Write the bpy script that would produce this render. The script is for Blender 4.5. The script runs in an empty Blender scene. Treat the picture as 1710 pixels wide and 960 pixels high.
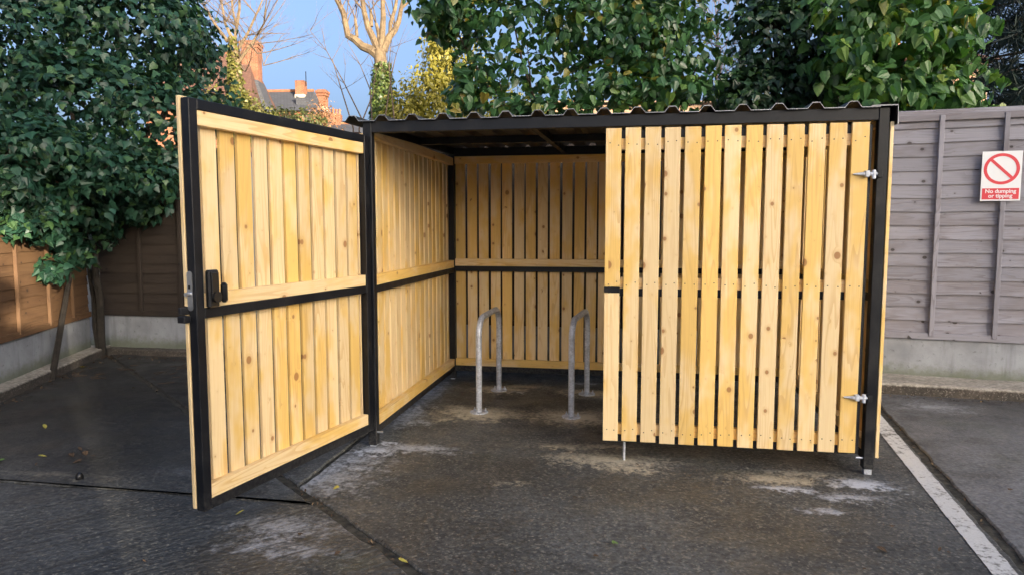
import bpy, math, random
import numpy as np
from mathutils import Vector, Matrix, noise as mnoise
R = math.radians
SC = bpy.context.scene
COL = SC.collection

# ------------------------------------------------------------------ camera
CAMX, CAMY, CAMZ = 0.0, 0.0, 1.5
YAW, PITCH, FPX = R(9.9), math.atan(101 / 1150), 1150.0
cd = bpy.data.cameras.new('camera'); cam = bpy.data.objects.new('camera', cd); COL.objects.link(cam)
cam.location = (CAMX, CAMY, CAMZ); cam.rotation_euler = (R(90) - PITCH, 0, YAW)
cd.sensor_width = 36.0; cd.lens = 36.0 * FPX / 1710.0; cd.clip_start = 0.05; cd.clip_end = 2000
SC.camera = cam
# ------------------------------------------------------------------ sky, sun, exposure
BETA, ELEV = R(46), R(10)                    # the sun stands behind the camera, to the right
w = bpy.data.worlds.new('World'); SC.world = w; w.use_nodes = True
wn = w.node_tree.nodes; wl = w.node_tree.links; wn.clear()
sky = wn.new('ShaderNodeTexSky'); sky.sky_type = 'NISHITA'; sky.sun_disc = False
sky.sun_elevation = ELEV; sky.sun_rotation = R(180) - BETA
sky.air_density = 0.55; sky.dust_density = 10.0; sky.ozone_density = 1.7
bg = wn.new('ShaderNodeBackground'); bg.inputs['Strength'].default_value = 0.15
wo = wn.new('ShaderNodeOutputWorld'); wl.new(sky.outputs[0], bg.inputs[0]); wl.new(bg.outputs[0], wo.inputs[0])
sd = bpy.data.lights.new('sun', 'SUN'); sun = bpy.data.objects.new('sun', sd); COL.objects.link(sun)
sd.energy = 3.0; sd.angle = R(0.5); sd.color = (1.0, 0.86, 0.66)
SUNV = Vector((math.sin(BETA) * math.cos(ELEV), -math.cos(BETA) * math.cos(ELEV), math.sin(ELEV)))
sun.rotation_euler = SUNV.to_track_quat('Z', 'Y').to_euler(); sun.location = SUNV * 30
SC.view_settings.view_transform = 'Standard'; SC.view_settings.look = 'None'
SC.view_settings.exposure = 2.12; SC.view_settings.gamma = 1.0; SC.view_settings.use_curve_mapping = False
SC.render.engine = 'CYCLES'
SC.cycles.use_denoising = True; SC.cycles.max_bounces = 5; SC.cycles.diffuse_bounces = 4
SC.cycles.glossy_bounces = 3; SC.cycles.transmission_bounces = 3; SC.cycles.sample_clamp_indirect = 6

# ------------------------------------------------------------------ helpers
_F = np.array([-math.sin(YAW) * math.cos(PITCH), math.cos(YAW) * math.cos(PITCH), -math.sin(PITCH)])
_R = np.array([math.cos(YAW), math.sin(YAW), 0.0]); _U = np.cross(_R, _F); _C = np.array([CAMX, CAMY, CAMZ])
def at(x, y, d):
    """world point seen at photo pixel x, y at forward distance d"""
    return _C + d * (_F + _R * (x - 855) / FPX - _U * (y - 480) / FPX)
def rng(s): return random.Random(s)

class MB:
    """collects vertices and faces of one mesh"""
    def __init__(s): s.v = []; s.f = []; s.mi = []
    def add(s, vs, fs, m=0):
        o = len(s.v); s.v += [tuple(v) for v in vs]; s.f += [tuple(i + o for i in f) for f in fs]; s.mi += [m] * len(fs); return s
    def box(s, x0, x1, y0, y1, z0, z1, b=0.0, m=0):
        if b <= 0:
            vs = [(x, y, z) for x in (x0, x1) for y in (y0, y1) for z in (z0, z1)]
            return s.add(vs, [(0, 1, 3, 2), (4, 6, 7, 5), (0, 4, 5, 1), (2, 3, 7, 6), (0, 2, 6, 4), (1, 5, 7, 3)], m)
        vs = []; idx = {}
        X = (x0, x1); Y = (y0, y1); Z = (z0, z1)
        for i in (0, 1):
            for j in (0, 1):
                for k in (0, 1):
                    sx, sy, sz = (1 - 2 * i) * b, (1 - 2 * j) * b, (1 - 2 * k) * b
                    for a, p in enumerate(((X[i], Y[j] + sy, Z[k] + sz), (X[i] + sx, Y[j], Z[k] + sz), (X[i] + sx, Y[j] + sy, Z[k]))):
                        idx[i, j, k, a] = len(vs); vs.append(p)
        g = lambda i, j, k, a: idx[i, j, k, a]
        fs = []
        for i in (0, 1):
            q = [g(i, 0, 0, 0), g(i, 1, 0, 0), g(i, 1, 1, 0), g(i, 0, 1, 0)]; fs.append(q if i else q[::-1])
            q = [g(0, i, 0, 1), g(0, i, 1, 1), g(1, i, 1, 1), g(1, i, 0, 1)]; fs.append(q if i else q[::-1])
            q = [g(0, 0, i, 2), g(1, 0, i, 2), g(1, 1, i, 2), g(0, 1, i, 2)]; fs.append(q if i else q[::-1])
        for i in (0, 1):
            for j in (0, 1):
                fs.append((g(i, j, 0, 0), g(i, j, 1, 0), g(i, j, 1, 1), g(i, j, 0, 1)))
                fs.append((g(i, 0, j, 0), g(i, 1, j, 0), g(i, 1, j, 2), g(i, 0, j, 2)))
                fs.append((g(0, i, j, 1), g(1, i, j, 1), g(1, i, j, 2), g(0, i, j, 2)))
                for k in (0, 1): fs.append((g(i, j, k, 0), g(i, j, k, 1), g(i, j, k, 2)))
        return s.add(vs, fs, m)
    def tube(s, pts, rad, n=8, cap=True, m=0):
        pts = [Vector(p) for p in pts]; rr = rad if isinstance(rad, (list, tuple)) else [rad] * len(pts)
        o = len(s.v); up = None
        for i, p in enumerate(pts):
            t = (pts[min(i + 1, len(pts) - 1)] - pts[max(i - 1, 0)]).normalized()
            if up is None: up = Vector((1, 0, 0)) if abs(t.x) < .8 else Vector((0, 1, 0))
            a = (up - t * up.dot(t)).normalized(); up = a; c = t.cross(a)
            for k in range(n):
                an = 2 * math.pi * k / n; s.v.append(tuple(p + (a * math.cos(an) + c * math.sin(an)) * rr[i]))
        for i in range(len(pts) - 1):
            for k in range(n):
                k2 = (k + 1) % n
                s.f.append((o + i * n + k, o + i * n + k2, o + (i + 1) * n + k2, o + (i + 1) * n + k)); s.mi.append(m)
        if cap:
            s.f.append(tuple(o + k for k in range(n))[::-1]); s.mi.append(m)
            s.f.append(tuple(o + (len(pts) - 1) * n + k for k in range(n))); s.mi.append(m)
        return s
    def mesh(s, name, mats, smooth=False):
        me = bpy.data.meshes.new(name); me.from_pydata(s.v, [], s.f)
        for m in (mats if isinstance(mats, (list, tuple)) else [mats]): me.materials.append(m)
        if any(s.mi): me.polygons.foreach_set('material_index', s.mi)
        if smooth: me.polygons.foreach_set('use_smooth', [True] * len(s.f))
        me.update(); return me
    def build(s, name, mats, parent=None, smooth=False):
        me = s.mesh(name, mats, smooth)
        if smooth:
            try: me.set_sharp_from_angle(angle=R(40))
            except Exception: pass
        return link(name, me, parent)
def link(name, data, parent=None, loc=None, rot=None):
    o = bpy.data.objects.new(name, data); COL.objects.link(o); o.parent = parent
    if loc is not None: o.location = loc
    if rot is not None: o.rotation_euler = rot
    return o
def tag(o, label=None, cat=None, group=None, kind=None):
    if label: o['label'] = label
    if cat: o['category'] = cat
    if group: o['group'] = group
    if kind: o['kind'] = kind
    return o
def empty(name, loc=(0, 0, 0), rz=0.0):
    o = link(name, None, None, loc, (0, 0, rz)); o.empty_display_size = .2; return o

# ------------------------------------------------------------------ materials
class NT:
    """tiny node-graph writer"""
    def __init__(s, name):
        s.m = bpy.data.materials.new(name); s.m.use_nodes = True; s.t = s.m.node_tree; s.n = s.t.nodes; s.n.clear()
        s.out = s.n.new('ShaderNodeOutputMaterial'); s.b = s.n.new('ShaderNodeBsdfPrincipled'); s.t.links.new(s.b.outputs[0], s.out.inputs[0])
    def put(s, sock, v):
        if isinstance(v, bpy.types.NodeSocket): s.t.links.new(v, sock)
        elif v is not None:
            if sock.type == 'RGBA' and len(v) == 3: v = (*v, 1)
            sock.default_value = v
    def set(s, **k):
        for a, v in k.items(): s.put(s.b.inputs[a.replace('_', ' ')], v)
        return s
    def co(s, kind='Object'): return s.n.new('ShaderNodeTexCoord').outputs[kind]
    def rnd(s): return s.n.new('ShaderNodeObjectInfo').outputs['Random']
    def attr(s, a): x = s.n.new('ShaderNodeAttribute'); x.attribute_name = a; return x.outputs['Fac']
    def math(s, op, a, b=None, c=None, clamp=False):
        x = s.n.new('ShaderNodeMath'); x.operation = op; x.use_clamp = clamp
        for i, v in enumerate((a, b, c)): s.put(x.inputs[i], v)
        return x.outputs[0]
    def vec(s, op, a, b=None):
        x = s.n.new('ShaderNodeVectorMath'); x.operation = op; s.put(x.inputs[0], a)
        if b is not None:
            s.put(x.inputs[3] if op == 'SCALE' else x.inputs[1], b)
        return x.outputs['Value'] if op in ('LENGTH', 'DISTANCE', 'DOT_PRODUCT') else x.outputs[0]
    def xyz(s, x, y, z):
        n = s.n.new('ShaderNodeCombineXYZ'); s.put(n.inputs[0], x); s.put(n.inputs[1], y); s.put(n.inputs[2], z); return n.outputs[0]
    def sep(s, v): n = s.n.new('ShaderNodeSeparateXYZ'); s.put(n.inputs[0], v); return n.outputs
    def noise(s, v, scale, det=3, rough=.55, dist=0.0):
        n = s.n.new('ShaderNodeTexNoise'); s.put(n.inputs['Vector'], v); n.inputs['Scale'].default_value = scale
        n.inputs['Detail'].default_value = det; n.inputs['Roughness'].default_value = rough; n.inputs['Distortion'].default_value = dist
        return n.outputs['Fac']
    def voro(s, v, scale, out='Distance', feat='F1'):
        n = s.n.new('ShaderNodeTexVoronoi'); n.feature = feat; s.put(n.inputs['Vector'], v); n.inputs['Scale'].default_value = scale
        return n.outputs[out]
    def ramp(s, f, *stops):
        n = s.n.new('ShaderNodeValToRGB'); s.put(n.inputs[0], f); e = n.color_ramp.elements
        while len(e) < len(stops): e.new(.5)
        for i, (p, c) in enumerate(stops): e[i].position = p; e[i].color = (*c, 1) if isinstance(c, tuple) else (c, c, c, 1)
        return n.outputs[0]
    def mr(s, f, a, b, c=0.0, d=1.0):
        n = s.n.new('ShaderNodeMapRange'); n.interpolation_type = 'SMOOTHSTEP'; s.put(n.inputs[0], f)
        for i, v in enumerate((a, b, c, d)): s.put(n.inputs[i + 1], v)
        return n.outputs[0]
    def mix(s, f, a, b, mode='MIX'):
        n = s.n.new('ShaderNodeMix'); n.data_type = 'RGBA'; n.blend_type = mode
        s.put(n.inputs[0], f); s.put(n.inputs[6], a); s.put(n.inputs[7], b); return n.outputs[2]
    def bump(s, h, strength=.3, dist=.01):
        n = s.n.new('ShaderNodeBump'); n.inputs['Strength'].default_value = strength; n.inputs['Distance'].default_value = dist
        s.put(n.inputs['Height'], h); s.put(s.b.inputs['Normal'], n.outputs[0]); return s

def mat_plain(name, col, rough=.6, metal=0.0, vary=.0, scale=8.0, bump=0.0, spec=.5):
    t = NT(name); c = t.co()
    nz = t.noise(c, scale, 5)
    k = t.mr(nz, .3, .7, 1 - vary, 1 + vary)
    t.set(Base_Color=t.mix(1.0, col, t.xyz(k, k, k), 'MULTIPLY'), Roughness=rough, Metallic=metal, Specular_IOR_Level=spec)
    if bump: t.bump(t.noise(c, scale * 8, 4), bump, .004)
    return t.m

def mat_wood(name, pale, yellow, grain, knot, rough=.55, vary=.2):
    t = NT(name); r = t.rnd(); c = t.vec('ADD', t.co(), t.xyz(t.math('MULTIPLY', r, 31.0), 0.0, t.math('MULTIPLY', r, 97.0)))
    x, y, z = t.sep(c)
    xy = t.math('ADD', x, t.math('MULTIPLY', y, .6))
    patch = t.noise(t.xyz(t.math('MULTIPLY', xy, 5.0), 0.0, t.math('MULTIPLY', z, 2.0)), 1.0, 3, .6)
    bal = t.math('ADD', patch, t.math('MULTIPLY', t.math('SUBTRACT', r, .5), .22))
    base = t.mix(t.mr(bal, .42, .62), pale, yellow)
    kv = t.xyz(t.math('MULTIPLY', xy, 9.0), 0.0, t.math('MULTIPLY', z, 3.6))
    kn = t.n.new('ShaderNodeTexVoronoi'); t.put(kn.inputs['Vector'], kv); kn.inputs['Scale'].default_value = 1.0
    kd = t.vec('LENGTH', t.vec('MULTIPLY', t.vec('SUBTRACT', kv, kn.outputs['Position']), (1.0, 0.0, 2.1)))
    krad = t.math('MULTIPLY', t.math('POWER', t.sep(kn.outputs['Color'])[0], 6.5), .20)
    kmask = t.mr(t.math('SUBTRACT', kd, krad), -.03, .03, 1.0, 0.0)
    halo = t.mr(t.math('SUBTRACT', kd, t.math('MULTIPLY', krad, 1.6)), -.1, .16, 1.0, 0.0)
    cath = t.noise(t.xyz(t.math('MULTIPLY', xy, 7.0), 0.0, t.math('ADD', t.math('MULTIPLY', z, .45), t.math('MULTIPLY', halo, .12))), 1.0, 2, .45)
    lines = t.math('FRACT', t.math('MULTIPLY', cath, 17.0))
    lm = t.math('MULTIPLY', t.mr(lines, .55, .95), t.mr(t.noise(t.xyz(t.math('MULTIPLY', xy, 3), 0.0, z), 1.3, 2), .35, .65))
    fib = t.noise(t.xyz(t.math('MULTIPLY', xy, 210.0), t.math('MULTIPLY', y, 40.0), t.math('MULTIPLY', z, 4.0)), 1.0, 3, .6)
    col = t.mix(t.math('MULTIPLY', lm, .45), base, grain)
    col = t.mix(t.mr(fib, .35, .8, 0.0, .22), col, grain)
    col = t.mix(t.math('MULTIPLY', halo, .30), col, grain)
    col = t.mix(t.math('MULTIPLY', kmask, .9), col, knot)
    k = t.math('ADD', .98 - vary / 2, t.math('MULTIPLY', t.math('FRACT', t.math('MULTIPLY', r, 7.3)), vary))
    col = t.mix(1.0, col, t.xyz(k, k, k), 'MULTIPLY')
    t.set(Base_Color=col, Roughness=rough)
    t.bump(t.math('ADD', fib, t.math('MULTIPLY', lines, .3)), .12, .002)
    return t.m

def mat_leaf(name, dark, mid, light, dead=None, attr=True, rough=.38, trans=.25, spec=.5):
    t = NT(name); f = t.attr('tint') if attr else t.rnd(); dead = dead or light
    c = t.ramp(f, (0.0, dark), (.45, mid), (.74, mid), (.93, light), (1.0, dead))
    nz = t.noise(t.co(), 35, 2)
    k = t.mr(nz, .3, .7, .82, 1.15)
    c = t.mix(1.0, c, t.xyz(k, k, k), 'MULTIPLY')
    t.set(Base_Color=c, Roughness=rough, Specular_IOR_Level=spec)
    tr = t.n.new('ShaderNodeBsdfTranslucent'); t.put(tr.inputs[0], t.mix(1.0, c, (1.5, 1.7, .6), 'MULTIPLY'))
    mx = t.n.new('ShaderNodeMixShader'); mx.inputs[0].default_value = trans
    t.t.links.new(t.b.outputs[0], mx.inputs[1]); t.t.links.new(tr.outputs[0], mx.inputs[2]); t.t.links.new(mx.outputs[0], t.out.inputs[0])
    return t.m

M = {}
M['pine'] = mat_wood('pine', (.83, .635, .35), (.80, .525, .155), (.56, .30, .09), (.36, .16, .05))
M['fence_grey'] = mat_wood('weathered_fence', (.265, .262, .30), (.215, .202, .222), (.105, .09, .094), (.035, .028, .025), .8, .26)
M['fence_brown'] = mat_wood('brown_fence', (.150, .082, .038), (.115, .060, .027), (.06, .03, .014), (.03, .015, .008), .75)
M['fence_dark'] = mat_wood('shade_darkened_fence', (.034, .024, .017), (.026, .018, .013), (.014, .010, .008), (.008, .006, .005), .85)  # brown fence with the shade of the corner put into its colour
def mat_black():
    t = NT('black_paint'); c = t.co(); n = t.noise(c, 5, 5, .65); n2 = t.noise(c, 45, 4, .7); z = t.sep(c)[2]
    col = t.mix(t.mr(t.math('ADD', n, t.math('MULTIPLY', n2, .35)), .62, .95, 0.0, .30), (.0050, .0060, .0090), (.05, .048, .045))
    col = t.mix(t.math('MULTIPLY', t.mr(z, .0, .28, .55, 0.0), t.mr(n2, .35, .7)), col, (.10, .095, .085))
    t.set(Base_Color=col, Roughness=t.mr(n, .3, .7, .30, .52), Specular_IOR_Level=.32); t.bump(n2, .08, .002); return t.m
M['black'] = mat_black()
M['dark_sheet'] = mat_plain('black_roof_coating', (.036, .035, .035), .38, 0, .25, 5)
M['cut_edge'] = mat_plain('bare_metal_edge', (.30, .31, .33), .45, .5, .2, 10)
M['black_plastic'] = mat_plain('black_plastic', (.010, .010, .011), .28)
M['steel'] = mat_plain('stainless_steel', (.55, .56, .58), .3, .9, .1, 20)
M['dark_bark'] = mat_plain('darker_bark', (.020, .016, .012), .9, 0, .5, 14, .6)  # darker copy of the bark colour for corner stems and litter twigs
M['zinc'] = mat_plain('dull_zinc', (.09, .07, .05), .5, .3)
M['bark'] = mat_plain('bark', (.045, .034, .024), .9, 0, .5, 14, .6)
M['concrete_dark'] = mat_plain('joint_dirt', (.040, .037, .028), .95, 0, .75, 22, .9)

def mat_galv():
    t = NT('galvanised_steel'); c = t.co(); v = t.sep(t.voro(c, 90, 'Color'))[0]; n = t.noise(c, 14, 4)
    k = t.math('ADD', t.mr(v, 0, 1, .46, .60), t.mr(n, .3, .7, -.08, .08))
    t.set(Base_Color=t.xyz(k, t.math('MULTIPLY', k, 1.05), t.math('MULTIPLY', k, 1.15)), Metallic=.3, Roughness=t.mr(n, .3, .7, .38, .58))
    return t.m
M['galv'] = mat_galv()

def at_g(px, py):
    p0 = _C; d = at(px, py, 1.0) - _C; q = p0 + d * (-p0[2] / d[2]); return float(q[0]), float(q[1])
def mat_ground(name, brushed=0.0, tint=(.086, .089, .087), seed=0.0, speck=1.0, where=lambda x, y: True, ivy_shade=False):
    t = NT(name); c = t.co(); x, y, z = t.sep(c)
    c2 = t.xyz(x, y, seed)
    big = t.noise(c2, .55, 5, .6); med = t.noise(c2, 3.2, 5, .62); fine = t.noise(c2, 38, 4, .65); grit = t.noise(c2, 150, 2, .6)
    col = t.mix(t.mr(big, .35, .66), tuple(v * .55 for v in tint), tuple(v * 1.2 for v in tint))
    col = t.mix(t.mr(med, .46, .72, 0.0, .6), col, (.040, .038, .034))
    col = t.mix(t.mr(med, .22, .42, .38, 0.0), col, (.15, .145, .125))
    moss = t.noise(c2, 1.3, 4, .6)
    col = t.mix(t.mr(moss, .56, .75, 0.0, .35), col, (.07, .085, .045))
    ag = t.sep(t.voro(c2, 92, 'Color'))[0]
    col = t.mix(t.mr(ag, .76, .97, 0.0, .55 * speck), col, (.25, .23, .185))
    col = t.mix(t.mr(ag, .0, .2, .5 * speck, 0.0), col, (.035, .032, .027))
    k = t.mr(fine, .32, .70, .55 + .25 * (1 - speck), 1.5 - .25 * (1 - speck)); col = t.mix(1.0, col, t.xyz(k, k, k), 'MULTIPLY')
    # powder left from drilling and grouting, splashed round the feet
    wob = t.noise(c2, 5.5, 5, .7); wob2 = t.noise(c2, 14, 4, .7)
    warp = t.vec('ADD', c2, t.xyz(t.math('MULTIPLY', t.math('SUBTRACT', wob, .5), .55), t.math('MULTIPLY', t.math('SUBTRACT', wob2, .5), .30), 0.0))
    spl = t.math('ADD', t.math('MULTIPLY', t.math('SUBTRACT', wob2, .5), 1.9), t.math('MULTIPLY', t.math('SUBTRACT', fine, .5), 1.1))
    W = (.56, .585, .63); T = (.50, .445, .33)
    spots = [(630, 752, .16, .10, W, .9), (700, 748, .28, .10, W, .55), (545, 800, .30, .32, W, .42), (600, 770, .25, .2, W, .4), (480, 880, .30, .16, W, .38), (470, 915, .3, .1, W, .35),
             (1440, 808, .20, .09, W, .95), (1420, 830, .22, .07, W, .55), (1375, 852, .10, .05, W, .6), (1300, 800, .30, .10, T, .7), (1340, 790, .3, .06, T, .5),
             (1015, 768, .42, .14, T, .75), (1045, 782, .24, .08, T, .6), (950, 745, .25, .08, T, .5), (855, 805, .1, .05, T, .5),
             (800, 690, .34, .22, T, 1.1), (955, 696, .34, .22, T, 1.1), (832, 650, .26, .16, T, .9), (980, 656, .26, .16, T, .9),
             (880, 645, .28, .1, T, .45), (720, 655, .16, .5, W, .38), (690, 690, .13, .4, W, .40), (760, 680, .2, .12, T, .4), (700, 705, .12, .06, W, .5),
             (1560, 680, .3, .2, W, .3), (385, 790, .4, .08, W, .22), (100, 792, .5, .05, T, .2), (1010, 745, .2, .05, T, .6), (655, 740, .10, .05, W, .9), (740, 700, .1, .05, T, .7), (920, 745, .1, .04, T, .6), (980, 640, .2, .05, W, .5), (870, 655, .08, .04, W, .6), (1310, 815, .14, .05, W, .7)]
    for (px, py, rx, ry, colr, amt) in spots:
        gx, gy = at_g(px, py)
        if not where(gx, gy): continue
        d = t.vec('LENGTH', t.vec('MULTIPLY', t.vec('SUBTRACT', warp, (gx, gy, seed)), (.8 / rx, .8 / ry, 0.0)))
        f = t.mr(t.math('ADD', t.math('MULTIPLY', t.math('SUBTRACT', 1.15, d), .55 + .5 * amt), spl), .12, 1.15, 0.0, min(.95, .25 + .75 * amt))
        col = t.mix(f, col, colr)
    if ivy_shade:      # shade of the ivy painted as a darkening round the corner
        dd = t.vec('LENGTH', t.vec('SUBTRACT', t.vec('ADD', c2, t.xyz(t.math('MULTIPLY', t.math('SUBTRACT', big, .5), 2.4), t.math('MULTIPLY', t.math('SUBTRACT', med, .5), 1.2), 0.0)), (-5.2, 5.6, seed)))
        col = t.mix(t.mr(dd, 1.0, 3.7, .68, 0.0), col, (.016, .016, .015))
    rough = t.mr(t.math('ADD', t.math('MULTIPLY', med, .5), t.math('MULTIPLY', big, .5)), .40, .60, .34, .80)
    t.set(Base_Color=col, Roughness=rough, Specular_IOR_Level=.4)
    h = t.math('ADD', t.math('MULTIPLY', fine, .8), t.math('MULTIPLY', grit, .35))
    if brushed:
        a = t.math('ADD', t.math('MULTIPLY', x, -.72), t.math('MULTIPLY', y, .69)); b = t.math('ADD', t.math('MULTIPLY', x, .69), t.math('MULTIPLY', y, .72))
        br = t.noise(t.xyz(t.math('MULTIPLY', a, 26), t.math('MULTIPLY', b, 1.6), 0.0), 1.0, 3, .6)
        h = t.math('ADD', h, t.math('MULTIPLY', br, brushed * 2.0))
        col2 = t.mix(t.mr(br, .50, .68, 0.0, .5 * brushed), col, (.03, .029, .026)); t.set(Base_Color=col2)
    t.bump(h, .8, .009)
    return t.m
M['slab'] = mat_ground('worn_concrete', 0.0, speck=.85, where=lambda x, y: .64 * x + .768 * y > 1.4 and -2.1 < x < 1.75 + (y - 3.2) * .11)
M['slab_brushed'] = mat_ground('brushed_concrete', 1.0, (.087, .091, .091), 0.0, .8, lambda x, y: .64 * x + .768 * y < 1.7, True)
M['slab_dark'] = mat_ground('ivy_shaded_concrete', .25, (.086, .089, .087), 0.0, .7, ivy_shade=True, where= lambda x, y: x < -2.2 and y > 3.3)  # concrete with the shade of the ivy painted into its colour
M['slab_grey'] = mat_ground('grey_concrete', .2, (.135, .137, .142), 11.0, .5, lambda x, y: x > 1.75 + (y - 3.2) * .11)

def mat_board_concrete(name, base, moss_amt):
    t = NT(name); c = t.co(); x, y, z = t.sep(c)
    n1 = t.noise(c, 2.2, 5, .6); n2 = t.noise(c, 22, 4, .65); st = t.noise(t.xyz(t.math('MULTIPLY', x, 9), t.math('MULTIPLY', y, 9), t.math('MULTIPLY', z, .9)), 1.0, 4, .65)
    col = t.mix(t.mr(n1, .3, .7), tuple(v * .72 for v in base), tuple(v * 1.15 for v in base))
    col = t.mix(t.mr(st, .48, .72, 0.0, .55), col, tuple(v * .45 for v in base))
    low = t.math('ADD', z, t.math('MULTIPLY', t.math('SUBTRACT', n2, .5), .16))
    col = t.mix(t.mr(low, .10, .24, moss_amt, 0.0), col, (.10, .115, .055))
    col = t.mix(t.mr(n2, .60, .74, 0.0, .7), col, tuple(v * .35 for v in base))
    t.set(Base_Color=col, Roughness=.9); t.bump(t.math('ADD', n2, n1), .5, .008); return t.m
M['gravel_board'] = mat_board_concrete('gravel_board_concrete', (.285, .30, .325), .7)
def mat_kerb():
    t = NT('kerb_concrete'); c = t.co(); x, y, z = t.sep(c); n = t.noise(c, 26, 5, .7); n1 = t.noise(c, 3, 4, .6); v = t.sep(t.voro(c, 120, 'Color'))[0]
    top = t.mix(t.mr(n1, .3, .7), (.36, .33, .285), (.27, .245, .205)); dirt = t.mix(t.mr(n1, .3, .7), (.075, .062, .050), (.045, .040, .034))
    col = t.mix(t.mr(t.math('ADD', z, t.math('MULTIPLY', t.math('SUBTRACT', n, .5), .03)), .070, .092), dirt, top)
    k = t.mr(n, .3, .7, .65, 1.35); col = t.mix(1.0, col, t.xyz(k, k, k), 'MULTIPLY'); col = t.mix(t.mr(v, .85, 1.0, 0.0, .5), col, (.30, .27, .23))
    t.set(Base_Color=col, Roughness=.95); t.bump(n, .8, .012); return t.m
M['kerb'] = mat_kerb()

def mat_paint_line():
    t = NT('worn_white_paint'); c = t.co(); n = t.noise(c, 30, 5, .7); n2 = t.noise(c, 4, 4, .6); g = t.noise(c, 120, 2)
    wear = t.mr(t.math('ADD', n, t.math('MULTIPLY', n2, .7)), .86, 1.05, 0.0, .9)
    col = t.mix(t.mr(g, .35, .65, 0, .35), (.55, .55, .54), (.40, .39, .37))
    t.set(Base_Color=t.mix(wear, col, (.12, .115, .10)), Roughness=.8); t.bump(n, .5, .006); return t.m
M['line'] = mat_paint_line()

# ------------------------------------------------------------------ ground, slabs, kerbs, painted line
def sheet(name, x0, x1, y0, y1, z, m):
    return MB().add([(x0, y0, z), (x1, y0, z), (x1, y1, z), (x0, y1, z)], [(0, 1, 2, 3)]).build(name, m)
M['bounce_ground'] = mat_plain('pale_bounce_ground', (.17, .155, .115), .95, 0, .5, 1.2, .5)  # unseen outer ground, made pale to bounce light into the shelter
ground = tag(sheet('ground', -400, 400, -400, 400, -.035, M['bounce_ground']), kind='structure')
def clip(poly, n, d):
    out = []
    for i, p in enumerate(poly):
        q = poly[(i + 1) % len(poly)]; a = n[0] * p[0] + n[1] * p[1] - d; b = n[0] * q[0] + n[1] * q[1] - d
        if a <= 0: out.append(p)
        if (a < 0) != (b < 0) and a != b:
            k = a / (a - b); out.append((p[0] + (q[0] - p[0]) * k, p[1] + (q[1] - p[1]) * k))
    return out
RECT = [(-13, -14), (12, -14), (12, 7.0), (-13, 7.6)]
NJ = (.640, .768); DJ = 1.549
up = lambda p, g: clip(p, (-NJ[0], -NJ[1]), -(DJ + g)); dn = lambda p, g: clip(p, NJ, DJ - g)
lf = lambda p: clip(p, (1, -.11), 1.378 - .022); rt = lambda p: clip(p, (-1, .11), -(1.378 + .022))
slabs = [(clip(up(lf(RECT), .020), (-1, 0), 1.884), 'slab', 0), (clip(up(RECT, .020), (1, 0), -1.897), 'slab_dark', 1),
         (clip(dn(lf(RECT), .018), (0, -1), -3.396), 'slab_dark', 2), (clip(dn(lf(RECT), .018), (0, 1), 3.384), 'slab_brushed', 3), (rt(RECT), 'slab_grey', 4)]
pave = empty('pavement'); tag(pave, kind='structure')
def slab_mesh(poly, m, seed):
    out = []
    for i, p in enumerate(poly):
        q = poly[(i + 1) % len(poly)]; L = math.dist(p, q); n = max(1, int(L / .05)); nx, ny = (q[1] - p[1]) / L, -(q[0] - p[0]) / L
        for k in range(n):
            u = k / n; x, y = p[0] + (q[0] - p[0]) * u, p[1] + (q[1] - p[1]) * u
            j = 0 if k == 0 else (mnoise.noise(Vector((x * 9, y * 9, seed))) * .014 + mnoise.noise(Vector((x * 2.3, y * 2.3, seed + 5))) * .012 - .006)
            out.append((x + nx * j, y + ny * j, nx, ny))
    n = len(out); mb = MB()
    vs = [(x, y, -.04) for x, y, a, b in out] + [(x, y, -.008) for x, y, a, b in out] + [(x - a * .008, y - b * .008, 0) for x, y, a, b in out]
    fs = [tuple(range(2 * n, 3 * n))]
    for r in (0, 1):
        for i in range(n): fs.append((r * n + i, r * n + (i + 1) % n, (r + 1) * n + (i + 1) % n, (r + 1) * n + i))
    mb.add(vs, fs); return mb.build('concrete_slab', M[m], pave)
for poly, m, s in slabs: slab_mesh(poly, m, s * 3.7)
sheet('joint_dirt', -13, 12, -14, 7.0, -.014, M['concrete_dark']).parent = pave
def painted_line():
    mb = MB(); vs = []; ys = np.arange(-4, 6.45, .04); r = rng(5)
    for y in ys:
        vs.append((1.558 + (y - 3.175) * 0.1152 + mnoise.noise(Vector((y * 14, 0, 1))) * .007, y, .004)); vs.append((1.666 + (y - 3.194) * 0.1190 + mnoise.noise(Vector((y * 14, 0, 9))) * .007, y, .004))
    mb.add(vs, [(2 * i, 2 * i + 1, 2 * i + 3, 2 * i + 2) for i in range(len(ys) - 1)])
    o = mb.build('painted_line', M['line']); tag(o, kind='structure')
painted_line()
def kerb(name, pts_front, pts_back, h, m, lab=None):
    mb = MB(); n = len(pts_front); vs = []
    for (a, b) in zip(pts_front, pts_back):
        for i, (p, z) in enumerate(((a, -.03), (a, h - .015), ((a[0] + (b[0] - a[0]) * .05, a[1] + (b[1] - a[1]) * .05), h), (b, h), (b, -.03))):
            vs.append((p[0], p[1] + mnoise.noise(Vector((p[0] * 4, i, 3))) * .012, z + (mnoise.noise(Vector((p[0] * 3, i, 7))) * .008 if z > 0 else 0)))
    for i in range(n - 1):
        for k in range(4): mb.f.append((i * 5 + k, (i + 1) * 5 + k, (i + 1) * 5 + k + 1, i * 5 + k + 1)); mb.mi.append(0)
    mb.f.append((0, 1, 2, 3, 4)); mb.mi.append(0); mb.f.append(tuple((n - 1) * 5 + k for k in (4, 3, 2, 1, 0))); mb.mi.append(0)
    mb.v = vs; o = mb.build(name, M[m]); tag(o, kind='structure'); return o
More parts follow.
